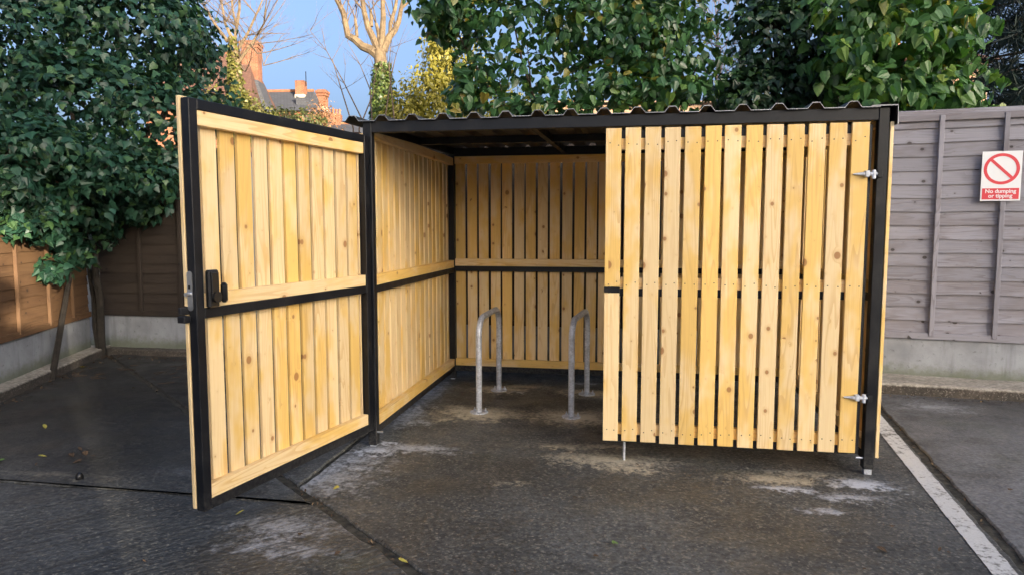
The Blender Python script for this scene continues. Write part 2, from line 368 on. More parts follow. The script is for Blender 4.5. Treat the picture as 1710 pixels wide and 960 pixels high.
lerp = lambda a, b, n: [(a[0] + (b[0] - a[0]) * i / n, a[1] + (b[1] - a[1]) * i / n) for i in range(n + 1)]
kerb('kerb', lerp((1.3, 6.72), (9.0, 5.85), 60), lerp((1.3, 7.26), (9.0, 6.02), 60), .10, 'kerb')
kerb('kerb', lerp((-6.55, 7.13), (1.28, 7.02), 60), lerp((-6.55, 7.30), (1.28, 7.26), 60), .07, 'kerb')
LF0, LF1 = np.array((-4.45, 2.0)), np.array((-6.36, 7.20))         # foot line of the fence on the left
ld = (LF1 - LF0) / np.linalg.norm(LF1 - LF0); lnrm = np.array((ld[1], -ld[0]))
kerb('kerb', lerp(tuple(LF0 + lnrm * .20), tuple(LF1 + lnrm * .20), 50), lerp(tuple(LF0 - lnrm * .05), tuple(LF1 - lnrm * .05), 50), .09, 'kerb')

# ------------------------------------------------------------------ panel fences
def plank_meshes(L, m, n, seed, hh=.172):
    out = []
    for k in range(n):
        mb = MB(); N = 22; r = rng(seed + k); ph = r.random() * 50
        for i in range(N + 1):
            x = L * i / N; lo = mnoise.noise(Vector((x * 1.7, ph, 0))) * .012 + mnoise.noise(Vector((x * 6, ph, 4))) * .005
            mb.v += [(x, -.023, lo), (x, -.011, lo), (x, .004, hh), (x, -.003, hh)]
        for i in range(N):
            a = i * 4; b = a + 4
            mb.f += [(a, b, b + 3, a + 3), (a + 1, a + 2, b + 2, b + 1), (a, a + 1, b + 1, b), (a + 3, b + 3, b + 2, a + 2)]; mb.mi += [0] * 4
        mb.f += [(0, 3, 2, 1), (N * 4, N * 4 + 1, N * 4 + 2, N * 4 + 3)]; mb.mi += [0, 0]
        # grain runs along local z in the wood material, so the plank is modelled standing and laid down by its object
        mb.v = [(z, y, x) for (x, y, z) in mb.v]
        out.append(mb.mesh('plank', m))
    return out
def fence(name, p0, p1, z0, z1, wood, label, cat_group, battens, panel_L=1.80, gravel=(.05, .45), npl=16, seed=1, posts=True):
    """panels from p0 to p1 (fence faces to the right hand of... local -y)"""
    p0 = np.array(p0, float); p1 = np.array(p1, float); L = np.linalg.norm(p1 - p0); rz = math.atan2(p1[1] - p0[1], p1[0] - p0[0])
    root = empty(name, (p0[0], p0[1], 0), rz); tag(root, label, 'fence')
    n = max(1, round(L / (panel_L + .1))); step = L / n; pm = plank_meshes(step - .10, wood, 6, seed); r = rng(seed)
    pitch = (z1 - z0 - .06) / npl
    gb = MB().box(0, step - .10, -.022, .028, gravel[0], gravel[1], .006).mesh('gravel_board', M['gravel_board'])
    cap = MB().box(-.022, .022, -.03, .03, 0, step - .10, .004).mesh('capping_rail', wood); rail = MB().box(-.03, .03, -.012, .012, 0, step - .10, .003).mesh('frame_rail', wood)
    bat = MB().box(-.02, .02, -.016, .016, 0, z1 - z0 - .06, .003).mesh('batten', wood)
    post = MB().box(-.05, .05, -.055, .055, -.03, z1 - .02, .012).mesh('concrete_post', M['gravel_board'])
    for i in range(n):
        x0 = i * step + .05
        link('gravel_board', gb, root, (x0, 0, 0))
        for k in range(npl):
            # local plank: z along length, x up -> rotate so that z->x, x->z
            o = link('plank', pm[r.randrange(6)], root, (x0, r.uniform(-.002, .002), z0 + .045 + k * pitch)); o.rotation_euler = Matrix(((0, 0, 1), (0, 1, 0), (1, 0, 0))).to_3x3().to_euler() if False else (0, 0, 0)
            o.matrix_basis = Matrix.Translation((x0, r.uniform(-.002, .002), z0 + .045 + k * pitch)) @ ROTP
            if r.random() < .5: o.matrix_basis = o.matrix_basis @ Matrix.Translation((0, 0, step - .1)) @ Matrix.Diagonal((1, 1, -1, 1))
        o = link('frame_rail', rail, root); o.matrix_basis = Matrix.Translation((x0, -.034, z1 - .045)) @ ROTP
        o = link('capping_rail', cap, root); o.matrix_basis = Matrix.Translation((x0, 0, z1)) @ ROTP
        o = link('frame_rail', rail, root); o.matrix_basis = Matrix.Translation((x0, -.034, z0 + .032)) @ ROTP
    for b in battens: link('batten', bat, root, (b, -.040, z0 + .0625 - .03))
    if posts:
        for i in (range(0, n) if seed == 37 else range(1, n + 1)): link('concrete_post', post, root, (i * step, .0, 0))
    return root
ROTP = Matrix(((0, 0, 1, 0), (0, -1, 0, 0), (1, 0, 0, 0), (0, 0, 0, 1))) @ Matrix.Diagonal((1, -1, 1, 1)) @ Matrix.Diagonal((1, 1, 1, 1))
fr = fence('panel_fence', (1.92, 7.149), (7.48, 6.268), .45, 2.54, M['fence_grey'], 'weathered grey lapped panel fence with the red and white sign, right of the shelter', None,
           [.367, .867, 1.372, 2.1, 2.6, 3.1, 4.0, 4.5, 5.0], seed=11, posts=True)
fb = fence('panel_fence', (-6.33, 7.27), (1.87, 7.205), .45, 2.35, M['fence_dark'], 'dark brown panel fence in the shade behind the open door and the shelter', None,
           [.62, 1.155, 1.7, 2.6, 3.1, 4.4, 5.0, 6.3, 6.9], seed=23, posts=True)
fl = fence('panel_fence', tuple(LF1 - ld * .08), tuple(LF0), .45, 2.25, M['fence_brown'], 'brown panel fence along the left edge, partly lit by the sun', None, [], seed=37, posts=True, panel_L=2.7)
# the left fence faces right: local x runs from the corner towards the viewer, so its inner face is local +y; turn it
fl.location = (LF0[0], LF0[1], 0); fl.rotation_euler = (0, 0, math.atan2(ld[1], ld[0]))
_bt = MB().box(-.02, .02, -.016, .016, 0, 1.74, .003).mesh('batten', M['fence_brown'])
for p in ((-5.75, 5.58), (-5.965, 6.15), (-6.157, 6.655), (-5.5, 4.95), (-5.3, 4.4), (-5.1, 3.8)):
    link('batten', _bt, fl, (float(np.dot(np.array(p) - LF0, ld)), -.040, .4825))
tag(MB().box(-.06, .06, -.06, .06, -.03, 2.3, .012).build('corner_post', M['gravel_board']), 'concrete fence post in the shaded corner where two fences meet', 'post').location = (-6.42, 7.27, 0)

# ------------------------------------------------------------------ bicycle shelter
XL, XR, YF, YB = -1.736, 1.432, 4.41, 6.55
shelter = tag(empty('bicycle_shelter', (0, 0, 0)), 'pine slatted bicycle shelter with black steel frame and one door open', 'bike shelter')
roofz = lambda y: 2.19 + (y - YF) * .0298
def post(x, y, h, foot=True):
    o = MB().box(x - .03, x + .03, y - .03, y + .03, .035 if x > 0 else .010, h, .004).build('post', M['black'], shelter)
    b = MB().box(x - .022, x + .022, y - .022, y + .022, 0, .06, .002); b.build('foot', M['galv'], o)
    sx = 1 if x < 0 else -1
    MB().tube([(x + sx * .03, y - .012, .10), (x + sx * .07, y - .012, .10)], .007, 6).build('bolt', M['steel'], o)
    return o
for x, y in ((XL, YF), (XR, YF), (XL, YB), (XR, YB)): post(x, y, roofz(y))
B = .03
MB().box(XL + B, XR - B, YF - .028, YF + .022, roofz(YF) - .072, roofz(YF), .003).build('front_beam', M['black'], shelter)
MB().box(XL + B, XR - B, YB - .025, YB + .025, roofz(YB) - .08, roofz(YB) - .002, .003).build('rear_beam', M['black'], shelter)
ym = (YF + YB) / 2
MB().box(XL + B, XR - B, ym - .025, ym + .025, roofz(ym) - .058, roofz(ym) - .002, .003).build('purlin', M['black'], shelter)
for x in (XL, XR):
    mb = MB(); z0, z1 = roofz(YF), roofz(YB)
    mb.add([(x + a, y, z - c) for (y, z) in ((YF + B, z0), (YB - B, z1)) for a in (-.025, .025) for c in (.06, .003)],
           [(0, 1, 3, 2), (4, 6, 7, 5), (0, 4, 5, 1), (2, 3, 7, 6), (0, 2, 6, 4), (1, 5, 7, 3)])
    mb.build('side_beam', M['black'], shelter)
for x in (-.65, .4):
    mb = MB(); mb.add([(x + a, y, roofz(y) - c) for y in (YF + .022, YB - .025) for a in (-.02, .02) for c in (.058, .004)],
           [(0, 1, 3, 2), (4, 6, 7, 5), (0, 4, 5, 1), (2, 3, 7, 6), (0, 2, 6, 4), (1, 5, 7, 3)]); mb.build('rafter', M['black'], shelter)
# roof sheets
P0, PW = -1.829, .2055
def profile(i0, i1, x_start=None, x_end=None):
    pts = []
    for i in range(i0, i1 + 1):
        c = P0 + i * PW; pts += [(c - .046, 0), (c - .020, .034), (c + .020, .034), (c + .046, 0)]
    if x_start is not None: pts = [(x_start, 0)] + pts
    if x_end is not None: pts = pts + [(x_end, 0)]
    return pts
def roof_sheet(pts, lift, y0, y1):
    mb = MB(); n = len(pts); T = .0018
    for k, y in enumerate((y0, y1)):
        for (x, z) in pts: mb.v.append((x, y, roofz(y) + lift + z + T))
    for k, y in enumerate((y0, y1)):
        for (x, z) in pts: mb.v.append((x, y, roofz(y) + lift + z))
    for i in range(n - 1):
        mb.f += [(i, i + 1, n + i + 1, n + i), (2 * n + i, 3 * n + i, 3 * n + i + 1, 2 * n + i + 1), (i, 2 * n + i, 2 * n + i + 1, i + 1), (n + i, n + i + 1, 3 * n + i + 1, 3 * n + i)]
    mb.mi = [0] * len(mb.f); o = mb.build('roof_sheet', M['dark_sheet'], shelter)
    e = MB()
    for (x, z) in pts: e.v += [(x, y0 - .0015, roofz(y0) + lift + z - .0008), (x, y0 - .0015, roofz(y0) + lift + z + .0034), (x, y0 + .004, roofz(y0) + lift + z + .0034)]
    for i in range(n - 1):
        a = i * 3; b = a + 3; e.f += [(a, b, b + 1, a + 1), (a + 1, b + 1, b + 2, a + 2)]; e.mi += [0, 0]
    e.build('cut_edge', M['cut_edge'], o)
    return o
YS0, YS1 = 4.355, 6.72
roof_sheet(profile(0, 5, -1.905), .001, YS0, YS1); roof_sheet(profile(5, 10), .004, YS0, YS1); roof_sheet(profile(10, 15, None, 1.40), .001, YS0, YS1)
sc_b = MB()
for i in range(0, 16, 2):
    for y in (YF, ym, YB): sc_b.tube([(P0 + i * PW, y, roofz(y) + .036), (P0 + i * PW, y, roofz(y) + .044)], .008, 6)
o = sc_b.build('roof_screws', M['steel'], shelter); tag(o, kind='stuff')
# edge flashing on the right gable: a folded angle with an upturned lip
def flashing():
    pts = [(1.352, .0065), (1.492, .0075), (1.4945, -.10)]
    mb = MB(); n = len(pts)
    for y in (YS0 - .004, YS1):
        for (x, z) in pts: mb.v.append((x, y, roofz(y) + z))
    for y in (YS0 - .004, YS1):
        for (x, z) in pts: mb.v.append((x + (.003 if z < 0 else 0), y, roofz(y) + z + .003))
    for i in range(n - 1):
        mb.f += [(i, i + 1, n + i + 1, n + i), (2 * n + i, 3 * n + i, 3 * n + i + 1, 2 * n + i + 1), (i, 2 * n + i, 2 * n + i + 1, i + 1)]
    mb.mi = [0] * len(mb.f); o = mb.build('edge_flashing', M['dark_sheet'], shelter)
    e = MB(); y = YS0 - .006
    for (x, z) in pts: e.v += [(x - .001, y, roofz(y) + z - .001), (x + .004 if z < 0 else x + .001, y, roofz(y) + z + .0045)]
    e.f = [(0, 2, 3, 1), (2, 4, 5, 3)]; e.mi = [0, 0]; e.build('cut_edge', M['cut_edge'], o)
    c = MB(); prof = [(1.405 + .115 * k / 8, .010 + .042 * math.sin(min(1, k / 6) * math.pi / 2) - (0 if k < 7 else .02 * (k - 6))) for k in range(9)]
    for y in (4.52, YS1):
        for (x, z) in prof: c.v.append((x, y, roofz(y) + z))
    c.f = [(i, i + 1, 9 + i + 1, 9 + i) for i in range(8)]; c.mi = [0] * 8
    c.build('curved_trim', M['dark_sheet'], o, True)
flashing()

BW, BG, BT = .095, .0235, .020
_bm = {}
def board_mesh(h, wdt=BW, th=BT):
    k = (round(h, 4), wdt, th)
    if k not in _bm: _bm[k] = MB().box(-wdt / 2, wdt / 2, -th / 2, th / 2, 0, h, .0022).mesh('board', M['pine'])
    return _bm[k]
BR = rng(77)
def batten(parent, a, b, z, y, axis='x', hgt=.07, th=.036, lbl=None):
    """horizontal timber from a to b; grain along its length"""
    me = board_mesh(abs(b - a), hgt, th); o = link('batten', me, parent)
    if axis == 'x': o.matrix_basis = Matrix.Translation((a, y, z)) @ Matrix(((0, 0, 1, 0), (0, 1, 0, 0), (-1, 0, 0, 0), (0, 0, 0, 1)))
    else: o.matrix_basis = Matrix.Translation((y, a, z)) @ Matrix(((0, 1, 0, 0), (0, 0, 1, 0), (1, 0, 0, 0), (0, 0, 0, 1)))
    return o
def screws(parent, pts, d):
    mb = MB()
    for (x, y, z) in pts: mb.tube([Vector((x, y, z)), Vector((x, y, z)) + Vector(d) * .0015], .0042, 6)
    tag(mb.build('screw_heads', M['zinc'], parent), kind='stuff')

ZB, ZT = .135, 2.105                       # foot and head of the boards
# rear panel: rails between the rear posts, battens on top of them, boards behind
rear = MB().box(XL + B, XR - B, YB - .025, YB + .025, 1.07, 1.12, .003).box(XL + B, XR - B, YB - .025, YB + .025, .085, .140, .003).build('rear_panel', M['black'], shelter)
for z in (.140 + .0355, 1.12 + .0355, roofz(YB) - .08 - .0355): batten(rear, XL + .032, XR - .032, z, YB - .002)
nb = 27
for i in range(nb):
    x = XL + .03 + BW / 2 + i * ((XR - XL - .06 - BW) / (nb - 1))
    link('board', board_mesh(2.06), rear, (x, YB + .025 + BT / 2 + BR.uniform(.001, .003), .10 + BR.uniform(-.006, .006)), (0, BR.uniform(-.002, .002), 0))
# side panels
for x, s in ((XL, -1), (XR, 1)):
    sp = MB().box(x - .025, x + .025, YF + B, YB - B, 1.055, 1.105, .003).box(x - .025, x + .025, YF + B, YB - B, .085, .135, .003).build('side_panel', M['black'], shelter)
    for z in (.135 + .0355, 1.105 + .0355): batten(sp, YF + .032, YB - .032, z, x, 'y', th=.048)
    b = batten(sp, YF + .032, YB - .032, roofz(YF) - .062 - .0345 + .03, x, 'y', th=.044); b.rotation_euler.rotate_axis('Y', 0)
    n = 18
    for i in range(n):
        y = YF - .03 + BW / 2 + i * ((YB - YF + .06 - BW) / (n - 1))
        link('board', board_mesh(2.0), sp, (x + s * (.025 + BT / 2 + BR.uniform(.001, .003) + .006), y, .11 + BR.uniform(-.006, .006)), (0, 0, math.pi / 2 + (math.pi if BR.random() < .5 else 0)))

def door(width, pivot, rz, flip, first_split):
    """leaf in local x from 0 (hinge) to width; boards on the outer face (local -y)"""
    Z0, Z1, ZM = .125, 2.095, 1.065
    f = MB().box(0, .05, -.025, .025, Z0, Z1, .003).box(width - .05, width, -.025, .025, Z0, Z1, .003)
    f.box(.05, width - .05, -.0245, .0245, Z1 - .05, Z1, .003).box(.05, width - .05, -.0245, .0245, ZM, ZM + .048, .003).box(.05, width - .05, -.0245, .0245, Z0, Z0 + .05, .003)
    if flip: f.v = [(-x, y, z) for x, y, z in f.v]; f.f = [q[::-1] for q in f.f]
    d = f.build('door', M['black'], shelter); d.location = pivot; d.rotation_euler = (0, 0, rz)
    sg = -1 if flip else 1
    for z in (Z0 + .05 + .0355, ZM + .048 + .0355, Z1 - .05 - .0355):
        a, b = sg * .053, sg * (width - .053); batten(d, min(a, b), max(a, b), z, -.003, th=.042)
    n = 13; x_end = width + (.042 if flip else .004); x0 = x_end - (n * BW + (n - 1) * BG); pts = []
    for i in range(n):
        x = sg * (x0 + BW / 2 + i * (BW + BG)); yy = -.025 - BT / 2 - BR.uniform(.001, .0025); rr = (0, BR.uniform(-.0015, .0015), math.pi if BR.random() < .5 else 0)
        if i == n - 1:
            link('board', board_mesh(1.085 - ZB), d, (x, yy, ZB), rr); link('board', board_mesh(ZT - 1.125), d, (x, yy, 1.125), rr)
        else: link('board', board_mesh(ZT - ZB), d, (x, yy, ZB + BR.uniform(-.003, .003)), rr)
        for z in (Z0 + .085, ZM + .083, Z1 - .085):
            for dx in (-.026, .026): pts.append((x + dx + BR.uniform(-.004, .004), yy - BT / 2, z + BR.uniform(-.012, .012)))
    screws(d, pts, (0, -1, 0))
    # strap where the lock board is cut
    mb = MB().box(sg * (width - .05) if sg > 0 else -(width + .045), sg * (width + .045) if sg > 0 else -(width - .055), -.046, -.0255, 1.088, 1.122, .003); mb.build('lock_keep', M['black'], d)
    # hinges: eye bolt through the stile and a lug on the post
    for z in (.483, 1.806):
        h = MB().tube([(sg * .055, -.062, z), (sg * -.045, -.062, z)], .011, 10).tube([(sg * .055, -.062, z), (sg * .105, -.055, z)], [.010, .004], 8)
        h.tube([(sg * -.005, -.062, z - .028), (sg * -.005, -.062, z + .022)], .012, 10)
        h.box(min(sg * .020, sg * .045), max(sg * .020, sg * .045), -.078, -.046, z - .019, z + .019, .004)
        h.build('hinge', M['galv'], d, True)
        MB().box(min(sg * -.022, sg * -.050), max(sg * -.022, sg * -.050), -.074, -.018, z - .022, z + .022, .003).build('hinge_lug', M['black'], d)
    return d
dr = door(1.50, (1.372, YF, 0), 0, True, True)
MB().tube([(-1.405, .0, .30), (-1.405, .0, -.005)], .0085, 10).build('drop_bolt', M['galv'], dr, True)
dr['label'] = 'closed right-hand door leaf of thirteen spaced pine boards'
TH = R(-101.9)
dl = door(1.47, (-1.741, 4.366, 0), TH, False, True); dl['label'] = 'left-hand door leaf standing open, seen from its inner side'
# lock on the free stile: steel forend on the edge, black keypad case on the inner face
W = 1.47
mb = MB()
def capsule(x, y0, y1, z0, z1, th):
    out = []; r = (y1 - y0) / 2; cy = (y0 + y1) / 2
    for k in range(9): a = math.pi * k / 8; out.append((cy + r * math.cos(a), z1 - r + r * math.sin(a)))
    for k in range(9): a = math.pi + math.pi * k / 8; out.append((cy + r * math.cos(a), z0 + r + r * math.sin(a)))
    n = len(out); return [(x, y, z) for y, z in out] + [(x + th, y, z) for y, z in out], [tuple(range(n))[::-1], tuple(range(n, 2 * n))] + [(i, (i + 1) % n, n + (i + 1) % n, n + i) for i in range(n)]
v, f = capsule(W + .0005, -.026, .006, 1.105, 1.292, .004); mb.add(v, f); fe = mb.build('lock_forend', M['steel'], dl)
MB().tube([(W + .0045, -.010, 1.185), (W + .030, -.010, 1.185)], .010, 12).build('latch_bolt', M['steel'], fe, True)
MB().box(W + .0047, W + .006, -.018, -.004, 1.208, 1.226, .0004).build('key_slot', M['black_plastic'], fe)
lk = MB().box(W - .118, W - .052, .0255, .056, 1.115, 1.295, .008).build('lock_case', M['black_plastic'], dl)
MB().box(W - .108, W - .062, .0565, .064, 1.175, 1.283, .003).build('keypad_cover', M['black_plastic'], lk)
MB().tube([(W - .090, .056, 1.165), (W - .090, .072, 1.165)], .026, 16).box(W - .150, W - .118, .046, .084, 1.135, 1.232, .012).build('turn_handle', M['black_plastic'], lk, True)
MB().box(W, W + .045, -.052, -.008, 1.05, 1.082, .003).tube([(W + .03, -.053, 1.066), (W + .03, -.058, 1.066)], .008, 8).build('lock_keep_bracket', M['black'], dl)

# ------------------------------------------------------------------ cycle stands
def stand(x0, y0, x1, y1, label):
    L = math.hypot(x1 - x0, y1 - y0) / 2
    o = tag(empty('cycle_stand', ((x0 + x1) / 2, (y0 + y1) / 2, 0), math.atan2(-(x1 - x0), y1 - y0)), label, 'cycle stand', 'galvanised cycle stands inside the shelter')
    h, r = .765, .15; pts = [(0, -L, .006), (0, -L, .3), (0, -L, h - r - .05)]
    for k in range(0, 9): a = math.pi / 2 * k / 8; pts.append((0, -L + r - r * math.cos(a), h - r + r * math.sin(a)))
    for k in range(0, 9): a = math.pi / 2 * k / 8; pts.append((0, L - r + r * math.sin(a), h - r + r * math.cos(a)))
    pts += [(0, L, h - r - .05), (0, L, .3), (0, L, .006)]
    MB().tube(pts, .0245, 20).build('hoop', M['galv'], o, True)
    for s in (-1, 1):
        p = MB(); v = [(.075 * math.cos(2 * math.pi * k / 20), s * L + .075 * math.sin(2 * math.pi * k / 20), z) for z in (0.0, .008) for k in range(20)]
        p.add(v, [tuple(range(20, 40))] + [(k, (k + 1) % 20, 20 + (k + 1) % 20, 20 + k) for k in range(20)]); pl = p.build('base_plate', M['galv'], o)
        for a in (.4, 2.5, 4.6):
            cx, cy = .055 * math.cos(a), s * L + .055 * math.sin(a)
            MB().tube([(cx, cy, .008), (cx, cy, .018)], .010, 6).tube([(cx, cy, .018), (cx, cy, .034)], .005, 6).build('anchor_bolt', M['galv'], pl)
    return o
stand(-1.209, 5.366, -1.195, 6.144, 'galvanised steel hoop stand nearer the left side panel')
stand(-.458, 5.354, -.385, 6.125, 'galvanised steel hoop stand nearer the closed right-hand door')

# ------------------------------------------------------------------ sign
def sign():
    rz = R(-9); o = tag(empty('warning_sign', (3.236, 6.874, 1.73), rz), 'white and red No dumping or tipping sign on the grey fence', 'sign')
    # stands on the battens of the fence
    Wd, Hh = .306, .44; T = .004
    white = mat_plain('sign_white', (.72, .74, .76), .35); red = mat_plain('sign_red', (.62, .045, .06), .4)
    pl = MB().box(-Wd / 2, Wd / 2, -T, 0, 0, Hh, .001).build('sign_plate', white, o)
    def ring(cx, cz, r0, r1, n=48):
        mb = MB(); y = -T - .0008
        for k in range(n):
            a = 2 * math.pi * k / n; mb.v += [(cx + r0 * math.cos(a), y, cz + r0 * math.sin(a)), (cx + r1 * math.cos(a), y, cz + r1 * math.sin(a))]
        for k in range(n): b = (k + 1) % n; mb.f.append((2 * k, 2 * k + 1, 2 * b + 1, 2 * b)); mb.mi.append(0)
        a = R(135); d = Vector((math.cos(a), 0, math.sin(a))); p = Vector((-d.z, 0, d.x)) * .0125
        c = Vector((cx, y - .0004, cz)); q = [c + d * (r0 + .004) + p, c + d * (r0 + .004) - p, c - d * (r0 + .004) - p, c - d * (r0 + .004) + p]
        mb.add(q, [(0, 1, 2, 3)]); return mb
    ring(0, .283, .112, .138).build('prohibition_ring', red, o)
    MB().box(-.141, .141, -T - .0012, -T - .0002, .014, .112, 0).build('red_band', red, o)
    for txt, z in (('No dumping', .071), ('or tipping', .030)):
        cu = bpy.data.curves.new('lettering', 'FONT'); cu.body = txt; cu.size = .047; cu.align_x = 'CENTER'; cu.extrude = .0003; cu.offset = .0011
        cu.materials.append(white); tmp = link('tmp', cu); me = bpy.data.meshes.new_from_object(tmp.evaluated_get(bpy.context.evaluated_depsgraph_get())); bpy.data.objects.remove(tmp); me.materials.clear(); me.materials.append(white)
        t = link('lettering', me, o, (0, -T - .0018, z), (R(90), 0, 0))
sign()

# ------------------------------------------------------------------ foliage
IVY = [(0, 0), (-.36, -.10), (-.50, .22), (-.27, .50), (0, 1.02), (.27, .50), (.50, .22), (.36, -.10)]
HEART = [(0, 0), (-.30, -.09), (-.46, .18), (-.34, .60), (0, 1.12), (.34, .60), (.46, .18), (.30, -.09)]
OVAL = [(0, 0), (-.16, .15), (-.24, .45), (-.15, .8), (0, 1.05), (.15, .8), (.24, .45), (.16, .15)]
NEEDLE = [(0, 0), (-.03, .1), (-.045, .4), (-.03, .8), (0, 1.0), (.03, .8), (.045, .4), (.03, .1)]
def leaf_arrays(shape, fold=.35, droop=.18):
    s = np.array(shape); u, v = s[:, 0], s[:, 1]; return np.stack([u, v, -fold * np.abs(u) - droop * v * v], 1)
LF_FACES = [(0, 1, 2, 3, 4), (0, 4, 5, 6, 7)]
def frames(nrm, tip):
    nrm = nrm / np.linalg.norm(nrm, axis=1, keepdims=True)
    tip = tip - nrm * np.sum(tip * nrm, 1, keepdims=True); tip /= np.linalg.norm(tip, axis=1, keepdims=True) + 1e-9
    return np.cross(tip, nrm), tip, nrm
def sample_blobs(blobs, n, seed, shell=(.62, 1.04), up=.35, lump=.18):
    """points in the outer shell of ellipsoids, with outward normals; blob = (px, py, d, rx, ry, rz[, weight])"""
    g = np.random.default_rng(seed); P = []; N = []
    w = np.array([(b[3] * b[5] + b[3] * b[4] + b[4] * b[5]) * (b[6] if len(b) > 6 else 1) for b in blobs]); w /= w.sum()
    cen = np.array([at(*b[:3]) for b in blobs]); rad = np.array([b[3:6] for b in blobs])
    for i, b in enumerate(blobs):
        k = int(n * w[i]) + 1; d = g.normal(size=(k, 3)); d /= np.linalg.norm(d, axis=1, keepdims=True)
        r = g.uniform(shell[0] ** 2, shell[1] ** 2, size=(k, 1)) ** .5
        lm = np.array([mnoise.noise(Vector(tuple(q * 2.6 + cen[i]))) for q in d])[:, None]; r = r * (1 + lump * lm * 1.6)
        p = cen[i] + d * r * rad[i]; nn = d / rad[i]; P.append(p); N.append(nn / np.linalg.norm(nn, axis=1, keepdims=True))
    P = np.concatenate(P); N = np.concatenate(N)
    keep = np.ones(len(P), bool)
    for c, r in zip(cen, rad): keep &= ~(np.linalg.norm((P - c) / r, axis=1) < shell[0] * .8)
    return P[keep], N[keep]
def sprays(P, N, n, seed, L=(.18, .5), step=.045):
    """loose drooping shoots that break up the outline of a crown"""
    g = np.random.default_rng(seed); out = [P]; on = [N]; idx = g.choice(len(P), n)
    for i in idx:
        m = int(g.uniform(*L) / step); d = N[i] * 1.0 + g.normal(size=3) * .45 + np.array((0, 0, .25)); d /= np.linalg.norm(d); p = P[i].copy()
        for k in range(m):
            d = d + np.array((0, 0, -.10)); d /= np.linalg.norm(d); p = p + d * step; side = np.cross(d, (0, 0, 1)) * (1 if k % 2 else -1)
            out.append((p + side * .025)[None]); on.append((N[i] * .5 + side * .6 + d * .3)[None])
    return np.concatenate(out), np.concatenate(on)
def proj(P):
    v = P - _C; z = v @ _F; return 855 + FPX * (v @ _R) / z, 480 - FPX * (v @ _U) / z, z
def foliage(root, P, N, shape, size, mats, seed, up=.45, jit=.85, n_single=300, name='foliage', tip_down=1.0, out_tip=.35, fold=.35, droop=.18, leafname='leaf', hang=False):
    g = np.random.default_rng(seed + 99); n = len(P)
    nr = N + np.array([0, 0, up]) + g.normal(size=(n, 3)) * jit * .6
    tip = N * out_tip + np.array([0, 0, -tip_down]) + g.normal(size=(n, 3)) * jit * .8
    a, b, c = frames(nr, tip); s = size * g.uniform(.45, 1.3, size=n)
    base = leaf_arrays(shape, fold, droop)
    x, y, z = proj(P); inside = (x > 0) & (x < 1710) & (y > 0) & (y < 960) & (z > 1)
    facing = -(N @ _F)
    score = np.where(inside, s / z * (1 + .6 * facing) - .02 * (z - z.min()) / (np.ptp(z) + 1e-6), -9)
    pick = np.argsort(-score)[:n_single] if n_single else np.array([], int)
    pick = pick[score[pick] > -1]
    rest = np.setdiff1d(np.arange(n), pick)
    V = P[rest][:, None, :] + s[rest][:, None, None] * (base[None, :, 0:1] * a[rest][:, None] + base[None, :, 1:2] * b[rest][:, None] + base[None, :, 2:3] * c[rest][:, None])
    m = len(rest); V = V.reshape(-1, 3).astype(np.float32)
    me = bpy.data.meshes.new(name); me.vertices.add(8 * m); me.vertices.foreach_set('co', V.ravel())
    idx = (np.array(LF_FACES)[None] + 8 * np.arange(m)[:, None, None]).reshape(-1).astype(np.int32)
    me.loops.add(10 * m); me.loops.foreach_set('vertex_index', idx)
    me.polygons.add(2 * m); me.polygons.foreach_set('loop_start', np.arange(0, 10 * m, 5, dtype=np.int32)); me.polygons.foreach_set('loop_total', np.full(2 * m, 5, np.int32))
    at_ = me.attributes.new('tint', 'FLOAT', 'POINT'); at_.data.foreach_set('value', np.repeat(g.random(m), 8).astype(np.float32))
    me.materials.append(mats[0]); me.update(calc_edges=True); me.validate()
    o = link(name, me, root); o.matrix_parent_inverse = root.matrix_world.inverted() if False else Matrix.Translation(-Vector(root.location)); o['kind'] = 'stuff'
    if len(pick):
        lm = bpy.data.meshes.new(leafname); lm.from_pydata([tuple(q) for q in base], [], LF_FACES); lm.materials.append(mats[1])
        for i in pick:
            q = link(leafname, lm, root)
            mm = Matrix(((*(a[i] * s[i])[:1], (b[i] * s[i])[0], (c[i] * s[i])[0], P[i][0] - root.location[0]), ((a[i] * s[i])[1], (b[i] * s[i])[1], (c[i] * s[i])[1], P[i][1] - root.location[1]),
                         ((a[i] * s[i])[2], (b[i] * s[i])[2], (c[i] * s[i])[2], P[i][2] - root.location[2]), (0, 0, 0, 1))); q.matrix_basis = mm
    return o
def limb(mb, p, q, r0, r1, seed, n=7, wob=.06, sides=7):
    p, q = Vector(p), Vector(q); L = (q - p).length; pts = []; rr = []
    for i in range(n + 1):
        u = i / n; j = Vector((mnoise.noise(Vector((u * 3, seed, 0))), mnoise.noise(Vector((u * 3, seed, 5))), mnoise.noise(Vector((u * 3, seed, 9))))) * wob * L * math.sin(math.pi * min(1, u + .02))
        pts.append(p.lerp(q, u) + j); rr.append(r0 + (r1 - r0) * u)
    mb.tube(pts, rr, sides); return pts
def ground_under(p, z=-.03): return (float(p[0]), float(p[1]), z)
def plant(name, label, cat, base):
    return tag(empty(name, (float(base[0]), float(base[1]), 0)), label, cat)
def loc(root, pts): return [Vector(p) - Vector(root.location) for p in pts]

